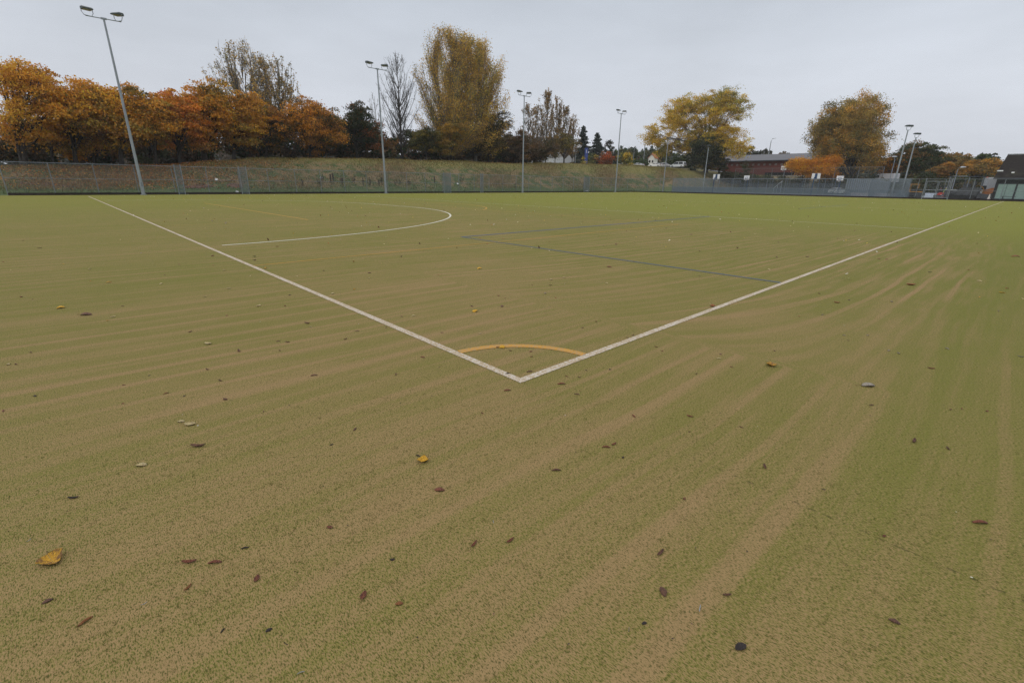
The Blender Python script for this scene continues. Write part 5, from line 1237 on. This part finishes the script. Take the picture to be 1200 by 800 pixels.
# (px, py, size, shape, colour, angle, label)
EAST = -YAW*0+.0
K = [
(496, 539, 16, 'poplar', 'yellow', 2.4, 'bright yellow heart-shaped leaf lying alone below the corner of the lines'),
(490, 534, 7, 'pod', 'dark', .3, 'blackened curled leaf touching the bright yellow leaf'),
(62, 658, 28, 'poplar', 'ochre', .3, 'large brown-edged yellow leaf arched up on its stalk, biggest on the turf'),
(868, 758, 17, 'oval', 'dark', 1.2, 'blackened oval leaf closest to the bottom edge of the turf'),
(1048, 728, 12, 'oval', 'brown', .2, 'dark red-brown oval leaf right of the blackened oval leaf'),
(903, 428, 14, 'poplar', 'ochre', 2.2, 'curled brown and orange leaf right of the corner outside the side line'),
(1017, 452, 17, 'oval', 'grey', .9, 'grey-backed leaf with orange tip right of the curled brown and orange leaf'),
(166, 545, 13, 'oval', 'pale', .9, 'pale straw-yellow leaf above the large arched yellow leaf'),
(232, 523, 17, 'pod', 'brown', .9, 'long brown curled leaf just above the pale straw-yellow leaf'),
(86, 583.5, 12, 'pod', 'dark', 1.0, 'dark curled leaf above and right of the large arched yellow leaf'),
(222, 658.5, 17, 'pod', 'red', .95, 'red-brown curled leaf, left one of a pair right of the arched yellow leaf'),
(252, 659, 16, 'pod', 'red', .95, 'red-brown curled leaf, right one of a pair right of the arched yellow leaf'),
(287, 642, 9, 'pod', 'dark', 1.1, 'small dark fragment above the pair of red-brown curled leaves'),
(220.5, 688.5, 11, 'pod', 'orange', 2.2, 'orange-brown curled leaf standing below the pair of red-brown ones'),
(301, 678, 11, 'oval', 'red', 2.5, 'red-brown leaf right of the orange-brown curled leaf'),
(56, 704, 11, 'oval', 'brown', 1.6, 'dark red-brown leaf below the large arched yellow leaf'),
(100, 728, 16, 'pod', 'orange', .8, 'orange-brown curled leaf low in the bottom left of the turf'),
(315, 738, 8, 'oval', 'dark', 1.5, 'small blackened leaf low on the turf below the red-brown leaf'),
(261, 738.5, 5, 'pod', 'dark', .8, 'tiny dark crumb left of the small blackened leaf'),
(386.6, 618, 8, 'oval', 'red', .6, 'little red-brown leaf alone in the lower left middle'),
(515, 574, 13, 'oval', 'red', .7, 'red-brown leaf just below the bright yellow leaf'),
(555.6, 637.6, 12, 'pod', 'red', 1.9, 'red-brown curled leaf, left of two side by side at the lower middle'),
(598, 633.5, 12, 'pod', 'red', 1.6, 'red-brown curled leaf, right of two side by side at the lower middle'),
(426, 698, 13, 'oval', 'red', 2.3, 'reddish leaf standing below the two curled leaves of the lower middle'),
(468, 707, 10, 'oval', 'orange', .9, 'orange-brown leaf right of the reddish leaf at the lower middle'),
(651.6, 551, 11, 'pod', 'brown', .9, 'brown curled leaf right of the bright yellow leaf'),
(710.5, 524, 10, 'pod', 'red', .7, 'thin red-brown stalk-like leaf, lower of a pair below the side line'),
(719.5, 520.5, 9, 'pod', 'red', 1.5, 'thin red-brown stalk-like leaf, upper of a pair below the side line'),
(774, 648, 14, 'pod', 'brown', .8, 'dark brown curled leaf above the purple-brown standing leaf'),
(777, 693, 15, 'oval', 'brown', 2.4, 'purple-brown leaf left of the blackened oval leaf'),
(755, 730, 7, 'oval', 'dark', 1.2, 'small blackened leaf left of the purple-brown leaf'),
(1148, 612.5, 18, 'pod', 'red', .75, 'long red-brown curled leaf at the right side of the turf'),
(896, 547, 11, 'pod', 'brown', .8, 'brown curled leaf below the curled brown and orange leaf'),
(1071, 517, 13, 'pod', 'brown', 1.6, 'long thin brown leaf right of centre on the green run-off'),
(1110.5, 525.5, 8, 'pod', 'brown', 2.0, 'short dark leaf right of the long thin brown leaf'),
(852, 697, 11, 'pod', 'brown', .9, 'crooked brown fragment above the blackened oval leaf'),
(820, 713, 11, 'sliver', 'white', 1.9, 'white forked scrap left of the blackened oval leaf'),
(802, 584, 6, 'oval', 'red', .5, None), (1036, 628, 5, 'oval', 'red', .5, None), (808, 506, 5, 'pod', 'brown', .9, None), (868.6, 500.5, 7, 'pod', 'brown', .4, None), (965, 573.5, 4, 'pod', 'dark', .9, None),
(169, 707, 8, 'sliver', 'white', .9, None), (352.5, 788, 9, 'sliver', 'white', 1.2, 'white sliver at the bottom edge of the turf'), (388.5, 521, 5, 'oval', 'dark', .9, None), (34, 633, 7, 'sliver', 'white', .9, None), (335, 754, 5, 'sliver', 'dark', .9, None), (416, 503, 11, 'pod', 'brown', .8, None), (730, 536, 4, 'oval', 'dark', .9, None), (578, 611, 6, 'sliver', 'white', 2., None), (737, 737, 9, 'sliver', 'grey', 1.7, None), (460, 655.6, 4, 'oval', 'dark', .9, None),
(72, 361, 9, 'poplar', 'yellow', .9, 'small yellow leaf far left on the turf beside a brown one'), (101, 369, 13, 'oval', 'brown', .9, 'small brown leaf right of the far left yellow leaf'), (132.6, 371.5, 8, 'oval', 'pale', .9, None), (127.4, 331, 8, 'oval', 'ochre', .9, None), (46.5, 291, 6, 'pod', 'brown', .8, None), (27, 282, 4, 'pod', 'brown', .8, None), (25, 348, 6, 'oval', 'red', .8, None), (4, 307, 4, 'oval', 'orange', .8, None), (210, 310, 5, 'pod', 'brown', .8, None), (165.6, 296.6, 4, 'oval', 'grey', .8, None), (105, 315.5, 6, 'oval', 'pale', .8, None), (189, 332.7, 7, 'oval', 'pale', .8, None), (193, 322.5, 4, 'oval', 'brown', .8, None), (240.5, 347.7, 6, 'oval', 'pale', .8, None), (268.5, 338, 7, 'oval', 'pale', .8, None), (244, 403, 10, 'oval', 'pale', .8, 'pale dry leaf with dark rim on the turf left of the white end line'), (303, 358.6, 10, 'oval', 'pale', .8, None), (265.7, 369.8, 5, 'oval', 'red', .8, None), (360, 379, 11, 'pod', 'brown', .8, None), (364, 383, 5, 'oval', 'pale', .8, None), (326, 400, 7, 'pod', 'brown', .8, None), (337, 401, 8, 'pod', 'brown', .9, None), (328, 411, 6, 'pod', 'brown', .8, None), (280, 411.5, 12, 'pod', 'brown', .7, None), (223, 389, 8, 'pod', 'brown', .8, None), (243, 433, 8, 'pod', 'brown', .7, None), (258, 446, 9, 'pod', 'brown', 1., None), (194.6, 461, 8, 'pod', 'red', 1., None), (216, 464, 5, 'oval', 'dark', .8, None), (264, 468, 9, 'oval', 'brown', .8, None), (368, 440, 11, 'pod', 'brown', .8, None), (309, 482, 6, 'pod', 'brown', 1., None), (145, 451, 5, 'oval', 'red', .8, None), (175, 440, 4, 'oval', 'dark', .8, None), (41, 464, 7, 'oval', 'dark', .8, None), (10, 427, 8, 'oval', 'pale', .8, None), (19, 427, 8, 'pod', 'brown', .8, None), (4, 481.5, 9, 'pod', 'red', .8, None), (212, 494, 9, 'oval', 'pale', .9, 'pale leaf, smaller of two above the long brown curled leaf'), (223, 497.5, 13, 'oval', 'pale', .9, 'pale leaf, larger of two above the long brown curled leaf'), (298.6, 305, 6, 'poplar', 'brown', .8, None), (311, 314.5, 6, 'poplar', 'ochre', .8, None), (249, 300, 7, 'oval', 'red', .8, None), (263, 317, 6, 'oval', 'pale', .8, None), (250, 311, 4, 'oval', 'orange', .8, None), (325, 289, 5, 'oval', 'orange', .8, None), (362, 281, 4, 'oval', 'pale', .8, None), (390, 344, 7, 'oval', 'pale', .8, None), (348, 324, 4, 'oval', 'pale', .8, None), (339.5, 346, 5, 'oval', 'dark', .8, None), (36, 413, 7, 'pod', 'brown', .8, None), (144, 472.7, 5, 'oval', 'red', .8, None),
(589, 407, 9, 'poplar', 'yellow', .8, 'yellow-orange leaf lying on the orange corner arc'), (584, 407, 6, 'oval', 'brown', .8, 'brown leaf tucked beside the yellow-orange leaf on the corner arc'), (598, 411, 6, 'pod', 'brown', .8, None), (622, 412, 6, 'oval', 'red', .8, None), (623, 418, 5, 'oval', 'red', .8, None), (595, 438, 7, 'pod', 'dark', 1.1, 'dark curled leaf inside the corner arc, left of two'), (620.5, 435.6, 8, 'pod', 'brown', .8, 'brown curled leaf inside the corner arc, right of two'), (594.6, 457.6, 9, 'pod', 'red', 1., 'red-brown curled leaf just below the white corner'), (658, 450, 10, 'pod', 'red', .9, 'red-brown curled leaf right of the white corner'), (664, 441, 6, 'pod', 'red', .8, None), (679, 442, 5, 'oval', 'brown', .8, None), (687, 434, 4, 'oval', 'dark', .8, None), (714.7, 433, 5, 'oval', 'dark', .8, None), (676, 462, 9, 'pod', 'brown', .6, None), (742.6, 487.7, 10, 'pod', 'red', .7, None), (565, 484, 7, 'pod', 'red', .9, None), (405, 397.5, 8, 'pod', 'brown', .7, None), (418.6, 388, 7, 'pod', 'brown', .7, None), (452.5, 384, 6, 'pod', 'brown', .7, None), (470.7, 371, 6, 'pod', 'brown', .7, None), (484.7, 370, 7, 'oval', 'pale', .7, None), (464, 438.8, 8, 'pod', 'brown', .8, None), (557, 365, 8, 'poplar', 'yellow', .8, 'small yellow leaf on the turf above the corner arc'), (588.3, 359, 9, 'oval', 'brown', .8, None), (553, 359, 6, 'oval', 'brown', .8, None), (562, 315, 6, 'poplar', 'yellow', .8, 'tiny yellow leaf between the blue lines and the corner arc'), (639, 344, 6, 'oval', 'grey', .8, None), (646, 328, 7, 'oval', 'pale', .8, None), (661, 325.7, 6, 'oval', 'pale', .8, None), (645, 334.5, 6, 'pod', 'brown', .7, None), (711, 332, 6, 'oval', 'pale', .8, None), (714, 313, 9, 'oval', 'red', .8, None), (743, 306.5, 4, 'oval', 'brown', .8, None), (518, 389.8, 5, 'oval', 'brown', .8, None), (562.4, 391, 5, 'oval', 'pale', .8, None), (698.6, 377, 6, 'pod', 'red', .7, None), (682.8, 384, 5, 'oval', 'brown', .7, None), (741.6, 393, 6, 'pod', 'brown', .7, None), (735, 395.7, 5, 'pod', 'brown', .7, None), (769, 406.5, 6, 'pod', 'red', 1., None), (776, 411.5, 6, 'pod', 'red', .6, None), (433, 320, 6, 'oval', 'brown', .8, None), (432.5, 326, 5, 'oval', 'pale', .8, None), (415, 339, 6, 'oval', 'ochre', .8, None), (450, 286, 4, 'oval', 'pale', .8, None), (562.7, 279, 4, 'oval', 'orange', .8, None), (590, 280, 4, 'oval', 'orange', .8, None), (571, 286, 4, 'oval', 'orange', .8, None), (623, 291, 4, 'oval', 'pale', .8, None), (643.6, 294, 5, 'oval', 'pale', .8, None), (513.7, 322.5, 4, 'oval', 'orange', .8, None), (743, 285, 4, 'oval', 'pale', .8, None), (707, 288, 4, 'pod', 'brown', .8, None),
(1067.4, 334, 11, 'oval', 'orange', .7, 'tan-orange leaf far down the side line turf'), (980.6, 354.7, 9, 'oval', 'orange', .8, None), (1045, 353.7, 6, 'oval', 'grey', .8, None), (995, 351.6, 5, 'oval', 'brown', .8, None), (960, 344, 5, 'oval', 'brown', .8, None), (946, 301, 6, 'oval', 'brown', .8, None), (901, 316, 6, 'oval', 'pale', .8, None), (835, 359, 10, 'oval', 'orange', .8, 'pinkish orange leaf just inside the white side line'), (1147.6, 329.5, 8, 'oval', 'pale', .8, None), (1173.5, 343, 7, 'oval', 'yellow', .8, None), (1180, 338, 6, 'oval', 'orange', .8, None), (1190, 301, 12, 'pod', 'red', .7, None), (1089.5, 319, 5, 'oval', 'dark', .8, None), (1110, 408.7, 8, 'pod', 'grey', 1.3, None), (1091, 431.8, 10, 'pod', 'red', 1.2, None), (1053, 414, 6, 'oval', 'grey', .8, None), (1041.5, 410.8, 6, 'oval', 'grey', .8, None), (1021, 474.8, 9, 'pod', 'brown', 1.1, None), (1114, 480, 7, 'pod', 'brown', .8, None), (1127, 479, 6, 'pod', 'red', .9, None), (1156.6, 481.8, 6, 'oval', 'red', .8, None), (808.4, 488, 11, 'pod', 'red', 1.3, None), (820, 324, 5, 'pod', 'brown', .8, None), (810, 275, 5, 'oval', 'brown', .8, None), (844.5, 415, 6, 'oval', 'brown', .8, None), (857, 430, 6, 'pod', 'red', 1., None), (816, 438, 6, 'pod', 'brown', 1., None), (907.5, 411, 5, 'oval', 'brown', .8, None), (963.5, 369, 7, 'pod', 'grey', .7, None), (1017, 393, 5, 'oval', 'grey', .8, None), (936.5, 371, 4, 'oval', 'orange', .8, None), (1170, 364.6, 6, 'pod', 'grey', .8, None), (1196, 418, 8, 'pod', 'grey', .8, None), (1198, 350, 5, 'oval', 'pale', .8, None), (981.6, 279.5, 4, 'oval', 'brown', .8, None), (966, 281.6, 4, 'oval', 'brown', .8, None), (1030, 303.6, 5, 'oval', 'red', .8, None), (1039, 304, 5, 'oval', 'red', .8, None), (1135, 316.6, 5, 'oval', 'orange', .8, None), (820, 294.5, 4, 'oval', 'brown', .8, None), (989, 393, 5, 'oval', 'grey', .8, None), (994, 399, 4, 'oval', 'brown', .8, None),
]
for (px, py, sz, sh, cl, an, lb) in K: put_leaf(px, py, sz*(.95 if lb else .7), sh, cl, None if lb is None or an in (.8,) else an, lb)
nK = len(K)
while nK < 262:
    px = rnd.uniform(0, 1200); py = 243+abs(rnd.gauss(0, 1))*70
    if py > 520: continue
    if px < 700 and rnd.random() < .3: py = rnd.uniform(243, 300)
    cl = rnd.choice(['brown', 'red', 'pale', 'orange', 'grey', 'ochre', 'pale', 'pale']); sh = rnd.choice(['oval', 'pod', 'oval'])
    q = on_ground(px, py); sz = rnd.uniform(.022, .05)*ppm(q)
    put_leaf(px, py, sz, sh, cl); nK += 1
# remaining specks across the far turf
rg = np.random.default_rng(77)
n = 2600
y = rg.uniform(0, 1, n)**.9*90; x = -58.5+rg.uniform(0, 1, n)**1.35*60.5
k = ((np.hypot(x-2.5, y+2.5) > 9)); x, y = x[k], y[k]; n = len(x)
pal = [(.45, .40, .22), (.30, .13, .04), (.12, .06, .04), (.5, .35, .06), (.55, .5, .4)]
o = quads_mesh('leaf_specks', leaf_quads(np.stack([x, y, np.full(n, .035)], 1), .035, rg, 1.2), LITTER, None, pick_cols(pal, rg.integers(0, 5, n), rg, n)); tag(o, kind='stuff')
# carpet fibres standing out of the sand close to the viewer
rg = np.random.default_rng(99)
nc = 36000
a = rg.uniform(-1.78, .22, nc); d = rg.uniform(0, 1, nc)**.62*5.6+.55
cx_ = CAM[0]+np.sin(a)*d; cy_ = CAM[1]+np.cos(a)*d
bandv = np.sin(cx_*17.+np.sin(cy_*.6)*1.2)*.5+np.sin(cx_*6.1+2+.2*cy_)*.6+np.sin(cx_*2.3+cy_*1.1)*.35+np.sin(cy_*3.3-cx_)*.3
k = (rg.uniform(-1.5, 1.5, nc) > bandv*.8-.25) & (rg.uniform(size=nc) > sstep((d-1.6)/3.2)); cx_, cy_, d = cx_[k], cy_[k], d[k]; nc = len(cx_)
# keep the painted lines clear
k = ~(((np.abs(cy_-W/2) < .05) & (cx_ < .02)) | ((np.abs(cx_+W/2) < .05) & (cy_ > -.02))); cx_, cy_, d = cx_[k], cy_[k], d[k]; nc = len(cx_)
nb_ = 9; ci = np.repeat(np.arange(nc), nb_); n = len(ci)
px_ = cx_[ci]+rg.normal(0, .0062, n); py_ = cy_[ci]+rg.normal(0, .0036, n)
hh = rg.uniform(.003, .0085, n); ln = rg.normal(0, .0045, (n, 2))+np.array([.0035, -.001])
th = rg.uniform(0, PI, n); wv = rg.uniform(.0006, .0012, n); A = np.stack([np.cos(th)*wv, np.sin(th)*wv, np.zeros(n)], 1)
B = np.stack([px_, py_, np.full(n, .0035)], 1); Tp = B+np.stack([ln[:, 0], ln[:, 1], hh], 1)
fc = np.array([(.15, .155, .035), (.20, .205, .045), (.10, .105, .028), (.26, .23, .08)])[rg.choice(4, n, p=[.35, .3, .25, .1])]
o = quads_mesh('turf_fibres', np.stack([B-A, B+A, Tp], 1), BLADE, None, fc*rg.uniform(.75, 1.25, (n, 1)), k=3); tag(o, kind='stuff')
# crumbs of debris in the close turf: tiny
n = 260; a = rg.uniform(-1.6, .1, n); d = rg.uniform(.8, 9, n); x = 2.5+np.sin(a)*d; y = -2.5+np.cos(a)*d
pal = [(.05, .035, .03), (.12, .07, .05), (.5, .5, .5)]
o = quads_mesh('turf_crumbs', leaf_quads(np.stack([x, y, np.full(n, .011)], 1), .0045, rg, 3), LITTER, None, pick_cols(pal, rg.choice(3, n, p=[.5, .35, .15]), rg, n)); tag(o, kind='stuff')

# damp autumn air
HZ = bpy.data.materials.new('damp_air'); HZ.use_nodes = True; nt = HZ.node_tree; nt.nodes.clear()
pv_ = nt.nodes.new('ShaderNodeVolumePrincipled'); ov = nt.nodes.new('ShaderNodeOutputMaterial'); nt.links.new(pv_.outputs[0], ov.inputs['Volume'])
pv_.inputs['Color'].default_value = (.96, .975, .99, 1); pv_.inputs['Density'].default_value = .0003; pv_.inputs['Anisotropy'].default_value = .2
mb = MB(); mb.box((0, 0, 24), (2300, 2300, 50.)); tag(mb.build('haze', HZ), kind='stuff')

# ------------------------------------------------------------------ world: overcast sky
W_ = bpy.data.worlds.new('World'); SC.world = W_; W_.use_nodes = True
t = NT(W_); bg = t.n['Background']
SUN_EL, SUN_AZ = math.radians(38), math.radians(200)
sky = t.new('ShaderNodeTexSky', sky_type='NISHITA'); sky.sun_disc = False; sky.sun_elevation = SUN_EL; sky.sun_rotation = SUN_AZ; sky.air_density = 2.; sky.dust_density = 6.
gen = t.new('ShaderNodeTexCoord').outputs['Generated']; x_, y_, z_ = t.xyz(gen)
el = t.m('MAXIMUM', z_, 0.)
# CIE-like overcast: brightest overhead, cool pale grey, soft banks of cloud
cl1 = t.noise(t.comb(x_, y_, t.m('MULTIPLY', z_, 3.2)), 1.7, 5, .55); cl2 = t.noise(t.comb(x_, y_, t.m('MULTIPLY', z_, 4.5)), 4.2, 4, .5)
cf = t.m('ADD', t.m('MULTIPLY', t.m('SUBTRACT', cl1, .5), .5), t.m('MULTIPLY', t.m('SUBTRACT', cl2, .5), .12))
base = t.mix(t.ss(el, 0., .42), (7.15, 7.5, 8.25), (5.4, 5.9, 6.65))
zen = t.mix(t.ss(el, .38, .9), base, (12.9, 12.7, 12.4))
lum = t.m('ADD', 1., cf)
mul = t.new('ShaderNodeVectorMath', operation='SCALE'); t.l.new(zen, mul.inputs[0]); t.l.new(lum, mul.inputs['Scale'])
fin = t.mix(.06, mul.outputs[0], sky.outputs['Color'])
t.l.new(fin, bg.inputs['Color']); bg.inputs['Strength'].default_value = .1
sd = bpy.data.lights.new('sun', 'SUN'); sd.energy = .6; sd.angle = math.radians(25); sd.color = (1, .97, .93)
so = bpy.data.objects.new('sun', sd); COL.objects.link(so)
# sun direction: nishita rotation measured from +Y clockwise
dv = Vector((math.sin(SUN_AZ)*math.cos(SUN_EL), math.cos(SUN_AZ)*math.cos(SUN_EL), math.sin(SUN_EL)))
so.rotation_euler = dv.to_track_quat('Z', 'Y').to_euler()

# ------------------------------------------------------------------ render
SC.view_settings.view_transform = 'Standard'; SC.view_settings.look = 'None'; SC.view_settings.exposure = 0; SC.view_settings.gamma = 1
SC.cycles.volume_bounces = 0; SC.cycles.max_bounces = 6; SC.cycles.diffuse_bounces = 3; SC.cycles.transparent_max_bounces = 24; SC.cycles.use_denoising = True; SC.cycles.denoiser = 'OPENIMAGEDENOISE'; SC.cycles.denoising_input_passes = 'RGB_ALBEDO_NORMAL'; SC.cycles.denoising_prefilter = 'NONE'
